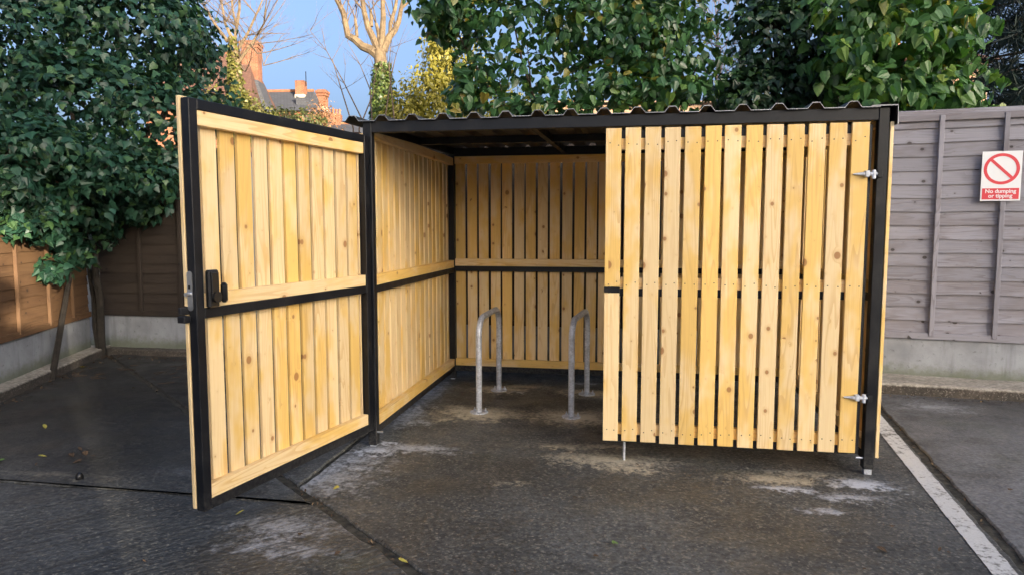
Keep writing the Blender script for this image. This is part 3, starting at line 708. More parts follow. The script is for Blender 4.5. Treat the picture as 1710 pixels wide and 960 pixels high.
def L2(nm, *c, **k): return (mat_leaf(nm, *c, attr=True, **k), mat_leaf(nm + '_single', *c, attr=False, **k))
M_ivy = L2('ivy_leaf', (.010, .036, .024), (.022, .070, .042), (.055, .115, .040), rough=.42, trans=.12, spec=.4)
M_ivy2 = L2('dark_ivy_leaf', (.013, .034, .017), (.026, .066, .028), (.050, .105, .030), rough=.36, trans=.15)
M_big = L2('broad_leaf', (.036, .090, .034), (.070, .165, .050), (.150, .250, .050), (.26, .22, .04), rough=.36, trans=.30)
M_mid = L2('glossy_leaf', (.022, .060, .026), (.042, .112, .040), (.105, .180, .036), (.20, .16, .03), rough=.34, trans=.25)

# --- ivy-clad thicket on the left
c0 = at(170, 590, 8.1)
ivy = plant('ivy_thicket', 'dark overhanging ivy thicket above the shaded corner on the left', 'ivy', (-6.75, 7.75))
blobs = [(60, 40, 7.9, 1.2, .9, .9), (200, 50, 8.1, 1.1, .9, .75), (300, 75, 8.6, .42, .6, .62), (325, 60, 8.7, .25, .4, .40), (120, 170, 7.6, 1.1, .8, .6), (255, 205, 7.8, .72, .7, .62), (35, 250, 6.6, .75, .6, .30, 1.6),
         (150, 285, 6.9, .45, .4, .26, 1.6), (240, 300, 7.4, .4, .4, .22, 1.3), (350, 170, 9.2, .38, .4, .18), (-60, 140, 7.4, 1.2, .9, 1.1), (40, -90, 8.2, 1.6, 1.0, .9), (150, -70, 8.5, 1.0, .9, .7), (285, 270, 7.9, .35, .4, .28)]
P, N = sample_blobs(blobs, 23000, 4, lump=.32); P, N = sprays(P, N, 330, 40)
blobs2 = [(120, 350, 7.45, .45, .25, .28, 1.3), (70, 395, 7.25, .35, .15, .2, 1.2), (230, 350, 7.9, .35, .2, .2), (170, 360, 7.9, .25, .2, .4), (40, 345, 6.5, .45, .15, .28, 1.5), (5, 300, 6.25, .40, .15, .35), (15, 372, 6.3, .28, .10, .16, 1.4), (75, 385, 6.75, .28, .10, .16, 1.2), (95, 340, 6.85, .3, .12, .25, 1.2), (85, 450, 6.95, .24, .12, .15), (200, 340, 7.9, .4, .25, .2), (130, 420, 7.3, .2, .12, .2)]
P2, N2 = sample_blobs(blobs2, 4600, 5, shell=(.3, 1.0))
P = np.concatenate([P, P2]); N = np.concatenate([N, N2])
foliage(ivy, P, N, IVY, .082, M_ivy, 6)
mb = MB(); g = rng(9)
b0 = Vector((-6.75, 7.75, -.03))
for k, (px, py, d) in enumerate(((60, 60, 8.0), (200, 70, 8.2), (300, 80, 8.6), (120, 190, 7.7), (250, 210, 7.9), (35, 250, 7.3))):
    limb(mb, b0 + Vector((g.uniform(-.1, .1), g.uniform(-.1, .1), 0)), Vector(at(px, py, d)), .09, .02, k * 3.1, 9, .10)
mb.v = [tuple(Vector(v) - Vector(ivy.location)) for v in mb.v]; mb.build('stems', M['bark'], ivy, True)
lean = tag(empty('leaning_stem', (-5.62, 5.80, 0)), 'dark bare stem leaning up from the kerb into the ivy on the left', 'stem')
mb = MB(); limb(mb, (0, 0, -.02), Vector(at(112, 485, 7.35)) - Vector(lean.location), .032, .026, 2.0, 6, .03); limb(mb, Vector(at(112, 485, 7.35)) - Vector(lean.location), Vector(at(128, 400, 7.5)) - Vector(lean.location), .026, .015, 3.0, 5, .03); mb.build('stem', M['dark_bark'], lean, True)
crn = tag(empty('ivy_stem_pair', (-6.10, 7.02, 0)), 'dark twisted ivy trunk rising in the corner beside the concrete post', 'trunk')
mb = MB(); limb(mb, (0, 0, -.02), (-.02, .05, 2.2), .045, .03, 6.0, 9, .05); limb(mb, (-.06, .03, -.02), (-.2, .06, 1.6), .03, .02, 7.0, 9, .05); mb.build('stem', M['dark_bark'], crn, True)

# --- tree with glossy leaves above the middle of the roof
def trunk_of(root, base, targets, r0, seed, mat='bark', fork=.55):
    mb = MB(); b = Vector((base[0], base[1], -.03)); g = rng(seed)
    tops = [Vector(at(*t)) for t in targets]; mean = sum(tops, Vector()) / len(tops); f = b.lerp(Vector((mean.x * .35 + b.x * .65, mean.y * .35 + b.y * .65, mean.z)), fork)
    limb(mb, b, f, r0, r0 * .7, seed, 8, .04, 9)
    for i, tp in enumerate(tops):
        pts = limb(mb, f, tp, r0 * .45, r0 * .10, seed + i * 1.7, 8, .12, 6)
        for j in (3, 5, 6): limb(mb, pts[j], pts[j] + Vector((g.uniform(-.5, .5), g.uniform(-.4, .4), g.uniform(-.1, .5))), r0 * .14, r0 * .04, seed + j, 5, .1, 4)
    mb.v = [tuple(Vector(v) - Vector(root.location)) for v in mb.v]; return mb.build('trunk', M[mat], root, True)
q = at(985, 300, 9.3)
mid = plant('broadleaf_tree', 'glossy dark green evergreen tree with sky gaps above the middle of the roof', 'tree', (q[0], q[1]))
bl = [(735, 18, 8.6, .32, .4, .28, 1.1), (765, 25, 8.8, .4, .4, .4), (775, 160, 8.5, .26, .3, .22, 1.2), (800, 130, 8.6, .32, .4, .36, .7), (850, 45, 8.9, .75, .6, .5, .42), (880, 130, 8.9, .55, .5, .32, .38), (985, 45, 9.0, .8, .6, .62, .95), (1075, 70, 9.0, .62, .6, .85, 1.2),
      (860, 178, 8.6, .45, .3, .14, 1.1), (935, 182, 8.6, .45, .3, .13, 1.0), (1010, 150, 8.7, .5, .4, .30, 1.0), (1110, 150, 8.9, .55, .4, .35, 1.1), (1165, 110, 9.2, .42, .4, .55, .55), (1000, -70, 9.2, 1.4, .9, .7), (800, -60, 9.1, .9, .7, .5), (1130, 20, 9.1, .45, .4, .4, .8)]
P, N = sample_blobs(bl, 7200, 14, shell=(.45, 1.08), lump=.34); P, N = sprays(P, N, 170, 41)
foliage(mid, P, N, HEART, .108, M_mid, 15, up=.25, jit=.85)
trunk_of(mid, mid.location, [(745, 20, 8.7), (810, 120, 8.7), (860, 50, 8.9), (985, 40, 9.0), (1075, 60, 9.0), (1165, 110, 9.2)], .10, 21.0, fork=.28)
# --- dense ivy column
q = at(1290, 300, 9.3)
colm = plant('ivy_column', 'dense dark ivy smothering a trunk, second plant from the right above the fence', 'ivy', (q[0], q[1]))
bl = [(1290, 160, 9.2, .72, .5, .55), (1285, 70, 9.2, .55, .5, .75), (1310, -20, 9.3, .6, .5, .7), (1240, 165, 9.1, .45, .4, .35), (1365, 150, 9.1, .45, .4, .5), (1300, 230, 9.1, .95, .5, .4), (1345, 60, 9.2, .42, .4, .7)]
P, N = sample_blobs(bl, 7200, 24, lump=.28); P, N = sprays(P, N, 110, 42)
foliage(colm, P, N, IVY, .098, M_ivy2, 25)
trunk_of(colm, colm.location, [(1285, 60, 9.3), (1310, -30, 9.3), (1350, 90, 9.3)], .16, 31.0)
# --- paler plant with broad drooping leaves
q = at(1500, 300, 8.6)
pale = plant('broadleaf_shrub', 'brighter green shrub with broad drooping leaves above the grey fence', 'shrub', (q[0], q[1]))
bl = [(1440, 40, 8.2, .50, .4, .55), (1510, 60, 8.1, .60, .45, .55, .85), (1590, 60, 8.2, .38, .4, .5, .75), (1480, 150, 8.0, .60, .35, .32, 1.1), (1570, 160, 7.9, .50, .35, .28, .9), (1420, 110, 8.1, .35, .3, .4, .9), (1520, -60, 8.4, .9, .6, .6), (1500, 215, 8.0, .9, .4, .22)]
P, N = sample_blobs(bl, 3300, 34, shell=(.4, 1.06), lump=.34); P, N = sprays(P, N, 110, 43)
foliage(pale, P, N, HEART, .132, M_big, 35, up=.12, jit=.75, tip_down=1.4)
trunk_of(pale, pale.location, [(1440, 40, 8.3), (1510, 60, 8.3), (1590, 60, 8.3), (1480, 150, 8.2), (1570, 160, 8.1)], .07, 41.0)
# --- conifer at the right edge
q = at(1720, 300, 10.6)
con = plant('conifer', 'dark blue green conifer at the right edge behind the fence', 'conifer', (q[0], q[1]))
M_con = L2('conifer_needle', (.008, .018, .016), (.014, .030, .025), (.022, .045, .032), rough=.6, trans=.05)
Pn = []; Nn = []; g = np.random.default_rng(5); mb = MB(); cb = Vector(con.location)
limb(mb, (0, 0, -.03), (0, 0, 8.5), .2, .04, 1.0, 8, .01, 8)
for k in range(120):
    z = 1.2 + 7.0 * k / 120; L = 2.0 * (1 - (z - 1.0) / 9.0) + .25; a = k * 2.4 + g.uniform(-.3, .3)
    tip = Vector((math.cos(a) * L, math.sin(a) * L, z - .18 * L + g.uniform(-.1, .1)))
    mb.tube([(0, 0, z), (tip * .5 + Vector((0, 0, z * .5 + .06))), tip], [.025, .014, .004], 4)
    m = int(230 * L); u = g.uniform(.2, 1.0, m) ** .8
    c = np.outer(1 - u, (0, 0, z)) + np.outer(u, tip) + g.normal(size=(m, 3)) * np.array((.07, .07, .06)) * (1.2 - .5 * u[:, None]); c += np.array(cb)
    d = g.normal(size=(m, 3)) * .6 + np.array((math.cos(a), math.sin(a), -.25)); Pn.append(c); Nn.append(d)
mb.build('trunk', M['bark'], con, True)
P = np.concatenate(Pn); D = np.concatenate(Nn)
foliage(con, P, D, NEEDLE, .21, M_con, 45, up=0, jit=.6, n_single=0, tip_down=.3, out_tip=1.0)

# --- sunlit yellow-green tree further back
q = at(715, 300, 16.5)
yel = plant('yellow_shrub_tree', 'sunlit yellow green small leaved tree behind the left part of the roof', 'tree', (q[0], q[1]))
M_yel = L2('yellow_leaf', (.15, .14, .020), (.25, .22, .034), (.36, .31, .06), rough=.5, trans=.3)
bl = [(735, 115, 15.5, .50, .5, .80, 1.6), (712, 165, 15.3, .75, .6, .60, 1.5), (770, 140, 15.6, .7, .6, 1.0, 1.3), (680, 188, 15.2, .50, .5, .38, 1.5), (662, 200, 15.3, .35, .4, .25, 1.4), (732, 75, 15.6, .30, .35, .35, 1.4), (760, 240, 16.4, 1.6, .9, .8), (850, 200, 16.6, 1.2, .8, .7)]
P, N = sample_blobs(bl, 13000, 44, shell=(.3, 1.12), lump=.35)
foliage(yel, P, N, OVAL, .10, M_yel, 46, up=.3, jit=.9, n_single=0)
trunk_of(yel, yel.location, [(740, 100, 16.5), (715, 160, 16.4), (770, 140, 16.6)], .09, 51.0)

# --- pollarded bare tree with an ivy sleeve
def mat_bark_sun():
    t = NT('pale_bark'); c = t.co(); n = t.noise(c, 6, 5, .65); n2 = t.noise(t.vec('MULTIPLY', c, (30, 30, 4)), 1.0, 4, .6)
    t.set(Base_Color=t.mix(t.mr(n, .35, .65), (.19, .135, .075), (.10, .07, .04)), Roughness=.9); t.bump(t.math('ADD', n, n2), .6, .02); return t.m
M['pale_bark'] = mat_bark_sun(); M['twig'] = mat_plain('twig', (.12, .085, .06), .9, 0, .3, 10)
def twigs(mb, p, d, L, r, depth, g, sides=4):
    p = Vector(p); d = Vector(d).normalized(); pts = [p]; rr = [r]
    n = 5
    for i in range(n):
        d = (d + Vector((g.uniform(-1, 1), g.uniform(-1, 1), g.uniform(-.6, .9))) * .16).normalized(); pts.append(pts[-1] + d * L / n); rr.append(r * (1 - .75 * (i + 1) / n))
    mb.tube(pts, rr, sides, cap=False)
    if depth > 0:
        for k in range(3 if depth > 1 else 4):
            i = g.randrange(1, n); nd = (d + Vector((g.uniform(-1, 1), g.uniform(-1, 1), g.uniform(-.3, .8))) * .75).normalized(); twigs(mb, pts[i], nd, L * g.uniform(.45, .75), rr[i] * .55, depth - 1, g, 3)
DP = 17.0
q = at(642, 300, DP)
pol = plant('pollarded_tree', 'sunlit pollarded bare tree with ivy round its trunk', 'tree', (q[0], q[1]))
mb = MB(); P3 = lambda x, y, dd=0.0: Vector(at(x, y, DP + dd)) - Vector(pol.location)
base = Vector((0, 0, -.03)); f0 = P3(634, 85)
top = [P3(640, 190), P3(639, 140), f0]; mb.tube([base, P3(642, 250)] + top, [.30, .22, .19, .165, .15], 12)
def br(pts, r0, r1, s=8):
    v = [P3(*p) for p in pts]; n = len(v); mb.tube(v, [r0 + (r1 - r0) * i / (n - 1) for i in range(n)], s)
br([(630, 92), (620, 84), (605, 78), (592, 66), (581, 60), (578, 45), (573, 20), (562, 0), (556, -25)], .12, .05)
br([(632, 85), (622, 62), (614, 45), (608, 20), (604, -10), (600, -50)], .095, .045)
br([(636, 85), (638, 60), (640, 30), (639, 0), (641, -40)], .10, .04); br([(634, 70), (632, 55), (628, 40)], .06, .04)
br([(640, 85), (650, 62), (660, 50), (666, 36), (670, 15), (676, -15)], .10, .04); br([(652, 62), (652, 40), (660, 15), (664, -10)], .06, .035)
br([(620, 45), (620, 30), (619, 18)], .05, .035); br([(596, 62), (595, 45), (593, 32)], .045, .03); br([(670, 15), (685, 2), (700, -12)], .035, .015)
mb.build('trunk', M['pale_bark'], pol, True)
mb = MB(); g = rng(61)
for (x, y) in ((556, -25), (600, -50), (641, -40), (676, -15), (664, -10), (578, 45), (570, 15), (581, 60), (628, 40), (619, 18), (660, 50), (673, 5), (593, 32), (608, 20)):
    for k in range(2): twigs(mb, P3(x, y), (g.uniform(-.8, .8), g.uniform(-.6, .6), 1), g.uniform(.8, 1.6), .018, 1, g)
mb.build('twigs', M['twig'], pol)
M_ivs = L2('sunlit_ivy_leaf', (.05, .085, .018), (.085, .13, .026), (.15, .19, .045), rough=.4, trans=.2)
g2 = np.random.default_rng(8); n = 2200; u = g2.uniform(0, 1, n) ** 1.2; A = np.array(P3(641, 205)) + np.array(pol.location); Bp = np.array(P3(638, 105)) + np.array(pol.location)
ang = g2.uniform(0, 2 * np.pi, n); dirs = np.stack([np.cos(ang), np.sin(ang), np.zeros(n)], 1); cc = A + np.outer(u, Bp - A) + dirs * (np.clip(.30 - .17 * u, .1, 1) + g2.uniform(-.06, .08, n))[:, None] + np.outer(g2.uniform(-.04, .04, n), (1, 0, 0))
low = np.array(P3(642, 300)) + np.array(pol.location); u2 = g2.uniform(0, 1, 900); c2 = low + np.outer(u2, A - low) + dirs[:900] * (.33 + g2.uniform(-.08, .1, 900))[:, None]
foliage(pol, np.concatenate([cc, c2]), np.concatenate([dirs, dirs[:900]]), IVY, .10, M_ivs, 62, n_single=0, name='ivy_sleeve')

# --- slender bare tree with ivy, and thin saplings
D2 = 19.0
q = at(398, 300, D2)
bare = plant('bare_tree', 'slender leafless tree with ivy clad stem in front of the large chimney', 'tree', (q[0], q[1]))
P4 = lambda x, y, dd=0.0: Vector(at(x, y, D2 + dd)) - Vector(bare.location)
mb = MB(); mb.tube([Vector((0, 0, -.03)), P4(395, 220), P4(394, 150), P4(392, 90), P4(386, 62)], [.2, .16, .13, .11, .08], 9)
for pts in ([(386, 62), (376, 40), (371, 10), (366, -40)], [(391, 80), (395, 45), (388, 15), (384, -30)], [(392, 90), (412, 60), (428, 25), (445, -15)], [(394, 110), (420, 75), (441, 40), (446, -10)], [(380, 70), (358, 40), (340, 10), (325, -20)], [(395, 45), (400, 15), (399, -30)]):
    v = [P4(*p) for p in pts]; mb.tube(v, [.055, .04, .028, .012][:len(v)], 6)
mb.build('trunk', M['pale_bark'], bare, True)
mb = MB(); g = rng(71)
for (x, y) in ((376, 40), (371, 10), (366, -30), (395, 45), (388, 15), (384, -20), (412, 60), (428, 25), (440, -10), (420, 75), (441, 40), (446, 0), (358, 40), (340, 10), (399, -20), (430, 90), (440, 110), (430, 60), (400, 100), (410, 120)):
    for k in range(3): twigs(mb, P4(x, y), (g.uniform(-.9, 1.1), g.uniform(-.6, .6), g.uniform(.1, 1)), g.uniform(.9, 1.9), .016, 2, g)
mb.build('twigs', M['twig'], bare)
n = 2600; u = g2.uniform(0, 1, n) ** 1.3; A = np.array(at(397, 230, D2)); Bp = np.array(at(388, 62, D2)); ang = g2.uniform(0, 2 * np.pi, n); dirs = np.stack([np.cos(ang), np.sin(ang), np.zeros(n)], 1)
cc = A + np.outer(u, Bp - A) + dirs * (np.clip(.36 - .26 * u, .08, 1) * g2.uniform(.5, 1.15, n))[:, None]
bl = [(380, 185, 18.7, .45, .4, .35), (412, 175, 18.8, .40, .4, .35), (350, 165, 18.9, .28, .3, .5), (440, 192, 18.6, .4, .4, .2), (360, 212, 18.6, .9, .5, .35)]
Pb, Nb = sample_blobs(bl, 2300, 64, shell=(.2, 1.15), lump=.4)
M_ivy_y = L2('olive_ivy_leaf', (.075, .085, .018), (.14, .14, .030), (.24, .21, .055), rough=.45, trans=.25)
foliage(bare, np.concatenate([cc, Pb]), np.concatenate([dirs, Nb]), IVY, .085, M_ivy_y, 72, n_single=0, name='ivy_sleeve')
q = at(570, 300, 14.0)
sap = plant('sapling', 'thin leaning leafless saplings behind the open door top', 'sapling', (q[0], q[1]))
mb = MB(); g = rng(81); P5 = lambda x, y, dd=0.0: Vector(at(x, y, 14 + dd)) - Vector(sap.location)
for pts in ([(612, 215), (575, 140), (545, 85), (518, 52)], [(590, 215), (570, 150), (555, 100)], [(622, 215), (618, 150), (602, 110), (580, 70)], [(640, 215), (655, 120), (662, 90)], [(660, 215), (650, 120), (652, 80)], [(600, 215), (622, 160), (628, 120)]):
    v = [Vector((P5(*pts[0]).x, P5(*pts[0]).y, -.03))] + [P5(*p) for p in pts]; mb.tube(v, [.02] + [.016 - .004 * i for i in range(len(pts))], 5)
    for p in pts[1:]:
        for k in range(2): twigs(mb, P5(*p), (g.uniform(-1, 1), g.uniform(-.4, .4), g.uniform(.2, 1)), g.uniform(.4, .9), .006, 1, g)
mb.build('stems', M['twig'], sap)
q = at(1215, 300, 13.0)
sap2 = plant('bare_shrub', 'leafless twiggy branches against the sky between the two ivy masses', 'shrub', (q[0], q[1]))
mb = MB(); g = rng(85)
for k in range(7):
    a, b = at(1215 + g.uniform(-30, 30), 320, 13.0 + g.uniform(-.5, .5)), at(1205 + g.uniform(-40, 40), g.uniform(0, 90), 13.0 + g.uniform(-.5, .5))
    a = Vector(a) - Vector(sap2.location); b = Vector(b) - Vector(sap2.location); a0 = Vector((a.x * .3, a.y * .3, -.03)); mb.tube([a0, a, a.lerp(b, .5), b], [.03, .024, .018, .008], 5)
    for u in (.4, .6, .8, 1.0):
        for j in range(2): twigs(mb, a.lerp(b, u), (g.uniform(-1, 1), g.uniform(-.4, .4), g.uniform(-.1, 1)), g.uniform(.5, 1.2), .010, 1, g)
mb.build('stems', M['twig'], sap2)
# hedge and reddish bush
q = at(480, 200, 24); hd = plant('hedge', 'low green hedge top below the slate roofed house', 'hedge', (q[0], q[1]))
M_hed = L2('hedge_leaf', (.05, .065, .018), (.085, .10, .028), (.15, .16, .04), rough=.5, trans=.2)
P, N = sample_blobs([(455, 198, 24, .9, .7, .42), (500, 202, 24, .9, .7, .42), (420, 205, 24, .9, .7, .5), (480, 260, 24, 2.2, .8, 1.4)], 5200, 74, shell=(.5, 1.1))
foliage(hd, P, N, OVAL, .13, M_hed, 75, n_single=0)
q = at(540, 210, 25); rb = plant('russet_shrub', 'small russet leafed shrub beside the twin chimneys', 'shrub', (q[0], q[1]))
M_rus = L2('russet_leaf', (.20, .10, .05), (.30, .15, .075), (.38, .22, .11), rough=.7, trans=.2)
P, N = sample_blobs([(528, 195, 25, .35, .4, .5), (545, 192, 25.3, .35, .4, .55), (540, 240, 25, .6, .5, 1.0)], 1500, 76, shell=(.1, 1.2), lump=.4)
foliage(rb, P, N, OVAL, .11, M_rus, 77, n_single=0)

# ------------------------------------------------------------------ houses beyond
def mat_brick(name, c1, c2, mortar, sc=1.0):
    t = NT(name); b = t.n.new('ShaderNodeTexBrick'); co = t.co(); x, y, z = t.sep(co)
    t.put(b.inputs['Vector'], t.xyz(t.math('ADD', x, y), z, 0.0)); b.inputs['Scale'].default_value = 1.0
    b.inputs['Brick Width'].default_value = .225 * sc; b.inputs['Row Height'].default_value = .075 * sc; b.inputs['Mortar Size'].default_value = .008
    t.put(b.inputs['Color1'], c1); t.put(b.inputs['Color2'], c2); t.put(b.inputs['Mortar'], mortar)
    n = t.noise(co, 1.5, 4); k = t.mr(n, .3, .7, .75, 1.2); t.set(Base_Color=t.mix(1.0, b.outputs[0], t.xyz(k, k, k), 'MULTIPLY'), Roughness=.9); return t.m
M['brick'] = mat_brick('red_brick', (.25, .085, .034), (.18, .055, .024), (.20, .15, .11))
M['brick_pale'] = mat_brick('pale_brick', (.30, .18, .11), (.25, .15, .09), (.28, .23, .18))
M['blocker_brick'] = mat_brick('added_blocker_brick', (.34, .25, .17), (.28, .20, .13), (.36, .32, .27))
def mat_tiles(name, c1, c2):
    t = NT(name); b = t.n.new('ShaderNodeTexBrick'); co = t.co(); x, y, z = t.sep(co); t.put(b.inputs['Vector'], t.xyz(t.math('ADD', x, y), t.math('MULTIPLY', z, 1.4), 0.0))
    b.inputs['Scale'].default_value = 1.0; b.inputs['Brick Width'].default_value = .22; b.inputs['Row Height'].default_value = .16; b.inputs['Mortar Size'].default_value = .012
    t.put(b.inputs['Color1'], c1); t.put(b.inputs['Color2'], c2); t.put(b.inputs['Mortar'], tuple(v * .4 for v in c1)); t.set(Base_Color=b.outputs[0], Roughness=.8); return t.m
M['red_tile'] = mat_tiles('red_roof_tile', (.13, .065, .045), (.10, .05, .035)); M['slate'] = mat_tiles('slate_tile', (.065, .068, .080), (.05, .053, .062))
M['cream'] = mat_plain('cream_render', (.40, .36, .28), .8, 0, .1, 3); M['ridge'] = mat_plain('terracotta_ridge', (.26, .11, .055), .8, 0, .2, 4)
M['glass'] = mat_plain('window_glass', (.03, .04, .05), .08); M['white_frame'] = mat_plain('white_window_frame', (.7, .7, .68), .5)
def chimney(root, x0, x1, y0, y1, z0, z1, pots=0, band=True, cap=True):
    st = MB().box(x0, x1, y0, y1, z0, z1, .01); w_ = x1 - x0
    if cap: st.box(x0 - .06, x1 + .06, y0 - .06, y1 + .06, z1 - .45, z1 - .28, .01).box(x0 - .10, x1 + .10, y0 - .10, y1 + .10, z1 - .26, z1 - .08, .01)
    o = st.build('chimney', M['brick'], root)
    if band: MB().box(x0 - .03, x1 + .03, y0 - .03, y1 + .03, z0 + .25, z0 + .62, .01).build('flashing_band', M['cream'], o)
    for k in range(pots):
        x = x0 + w_ * (k + .5) / pots; MB().tube([(x, (y0 + y1) / 2, z1), (x, (y0 + y1) / 2, z1 + .25), (x, (y0 + y1) / 2, z1 + .42)], [.11, .10, .12], 10).build('chimney_pot', M['ridge'], o, True)
    return o
def window(root, x, z, w_, h, y):
    o = MB().box(x - w_ / 2, x + w_ / 2, y - .05, y, z - .07, z, .0).box(x - w_ / 2, x + w_ / 2, y - .05, y, z + h, z + h + .07, .0).box(x - w_ / 2, x - w_ / 2 + .07, y - .05, y, z, z + h).box(x + w_ / 2 - .07, x + w_ / 2, y - .05, y, z, z + h).box(x - .03, x + .03, y - .045, y, z, z + h)
    o = o.build('window', M['white_frame'], root); MB().box(x - w_ / 2 + .07, x + w_ / 2 - .07, y - .012, y - .002, z, z + h).build('pane', M['glass'], o); return o
def house(name, label, cx, cy, rz, hw, hd, eave, ridge, wall, roof, hip=1.0, over=.35):
    """local: x along the ridge, -y to the viewer"""
    root = tag(empty(name, (cx, cy, 0), rz), label, 'house')
    MB().box(-hw, hw, -hd, hd, -.03, eave, 0).build('wall', M[wall], root)
    r = MB(); a, b, e = hw + over, hd + over, eave - .12; rx = max(.2, a - hip * b)
    v = [(-a, -b, e), (a, -b, e), (a, b, e), (-a, b, e), (-rx, 0, ridge), (rx, 0, ridge)]
    r.add(v, [(0, 1, 5, 4), (1, 2, 5), (2, 3, 4, 5), (3, 0, 4), (3, 2, 1, 0)]); ro = r.build('roof', M[roof], root)
    MB().tube([(-rx, 0, ridge + .02), (rx, 0, ridge + .02)], .12, 8).build('ridge_tiles', M['ridge'], ro, True)
    return root
def hz(px, d): q = at(px, 379, d); return float(q[0]), float(q[1])
def zz(py, d): return float(at(855, py, d)[2])
# house with the tall chimney: ridge y~95 from px 340 to 420, hip falling to px 452
d = 40.0; s1 = d / FPX; hx, hy = hz(370, d + 3)
zr = zz(95, d + 3); h1 = house('brick_house', 'red tiled brick house with the tallest chimney behind the bare tree', hx, hy, YAW + R(4), 2.9, 3.2, zz(185, d), zr, 'brick', 'red_tile', .35)
chimney(h1, 1.78, 2.74, -.75, .15, zz(150, d), zz(56, d))
MB().add([(1.55, -1.0, zz(125, d)), (2.75, -1.0, zz(125, d)), (3.5, -1.4, zz(185, d)), (1.3, -1.4, zz(185, d)), (1.55, .4, zz(125, d)), (2.75, .4, zz(125, d)), (3.5, .6, zz(185, d)), (1.3, .6, zz(185, d))], [(0, 3, 2, 1), (4, 5, 6, 7), (0, 1, 5, 4), (1, 2, 6, 5), (2, 3, 7, 6), (3, 0, 4, 7)]).build('chimney_shoulder', M['slate'], h1)
for x in (-1.6, 0, 1.6): window(h1, x, 4.2, 1.0, 1.5, -3.2)
d = 46.0; hx, hy = hz(482, d + 2.5)
h2 = house('slate_house', 'slate roofed house with terracotta ridge between the tall and the twin chimneys', hx, hy, YAW + R(-3), 2.1, 2.4, zz(186, d), zz(157, d + 2.5), 'brick', 'slate', .15)
chimney(h2, 1.05, 1.68, -.9, -.3, zz(170, d), zz(131, d), 0, True, False); chimney(h2, 2.05, 2.66, .6, 1.2, zz(185, d), zz(139, d))
MB().tube([(1.72, -.6, zz(140, d)), (1.72, -.6, zz(115, d))], .03, 5).build('aerial', M['black'], h2)
MB().tube([(-1.55, -.4, zz(156, d)), (-1.55, -.55, zz(152, d))], [.35, .05], 12).build('satellite_dish', M['black'], h2, True)
MB().add([(1.5, -2.0, zz(162, d)), (2.6, -2.0, zz(175, d)), (2.6, -2.0, 0), (1.5, -2.0, 0), (1.5, 1.8, zz(162, d)), (2.6, 1.8, zz(175, d)), (2.6, 1.8, 0), (1.5, 1.8, 0)], [(0, 3, 2, 1), (4, 5, 6, 7), (0, 1, 5, 4), (1, 2, 6, 5), (2, 3, 7, 6), (3, 0, 4, 7)]).build('side_extension', M['slate'], h2)
for x in (-1.0, .6): window(h2, x, 4.0, .9, 1.4, -2.4)
d = 52.0; hx, hy = hz(566, d + 2)
h3 = house('far_house', 'far roof with a small stack of three chimney pots', hx, hy, YAW, 2.0, 2.2, zz(222, d), zz(203, d), 'brick', 'slate', .2); chimney(h3, -.38, .38, -.4, .3, zz(212, d), zz(188, d), 3, False, False)
d = 30.0; hx, hy = hz(1065, d + 3)
h4 = house('pale_house', 'pale brick house glimpsed through gaps in the foliage above the roof', hx, hy, YAW, 5.2, 3.0, zz(172, d), zz(158, d), 'brick_pale', 'red_tile', .3)
for x in (-3, -1, 1, 3): window(h4, x, 4.4, 1.0, 1.4, -3.0)
hx, hy = hz(1500, 30); h5 = house('orange_brick_house', 'orange brick house glimpsed behind the shrub above the grey fence', hx, hy, YAW, 1.9, 2.4, zz(125, 30), zz(85, 30), 'brick_pale', 'red_tile', .3)
for x in (-.9, .9): window(h5, x, 4.4, 1.0, 1.4, -2.4)

# ------------------------------------------------------------------ added, unseen blockers behind the viewer that shade the yard
SV = np.array((math.sin(BETA), -math.cos(BETA))); PV = np.array((math.cos(BETA), math.sin(BETA)))
TE = math.tan(ELEV); BH = 5.2 + (45 + 8.6) * TE; GH = .20 + 16 * TE; CH = 1.6 + 22.4 * TE   # heights that put the yard, but not a patch of the left fence, in shade
PE = .38
def sp(t, p): q = SV * t + PV * p; return float(q[0]), float(q[1])
x, y = sp(50, PE + 7.0); shade_block = tag(empty('added_shade_block', (x, y, 0), BETA), 'added, unseen tall brick block behind the viewer that shades the yard', 'added blocker')  # added to keep the sun off the yard and the near plants
MB().box(-7, 7, -5, 5, -.03, BH, 0).build('wall', M['blocker_brick'], shade_block); MB().box(-7.1, 7.1, -5.1, 5.1, BH, BH + .25, 0).build('blocker_rim', M['cream'], shade_block)
for fl_ in range(4):
    for k in range(4):
        wx = -5.0 + k * 3.3; o = MB().box(wx - .6, wx + .6, 5.0, 5.06, 1.2 + fl_ * 3.3, 2.8 + fl_ * 3.3).build('window', M['white_frame'], shade_block); MB().box(wx - .5, wx + .5, 5.06, 5.075, 1.3 + fl_ * 3.3, 2.7 + fl_ * 3.3).build('pane', M['glass'], o)  # windows of the added, unseen shade block
x, y = sp(7.6, PE - 2.25); low_blocker = tag(empty('added_low_blocker', (x, y, 0), BETA), 'added, unseen low brick box behind the viewer that blocks low sun', 'added low blocker')  # added to end the sun patch on the left fence from below
MB().box(-2.2, 2.2, -1.6, 1.6, -.03, GH - .12, 0).build('wall', M['blocker_brick'], low_blocker); MB().box(-2.3, 2.3, -1.7, 1.7, GH - .12, GH, 0).build('blocker_top', M['slate'], low_blocker)
MB().tube([(1.75, 1.2, GH + c) for c in (0, .21, .25, .37, .49, .53)], [.06, .06, .16, .21, .15, .03], 14).build('round_shadow_caster', M['galv'], low_blocker, True)  # added only to throw a round shadow onto the left fence
MB().box(-1.2, 1.2, 1.6, 1.64, 0, 2.2, .01).build('door', M['white_frame'], low_blocker)  # door of the added, unseen low blocker
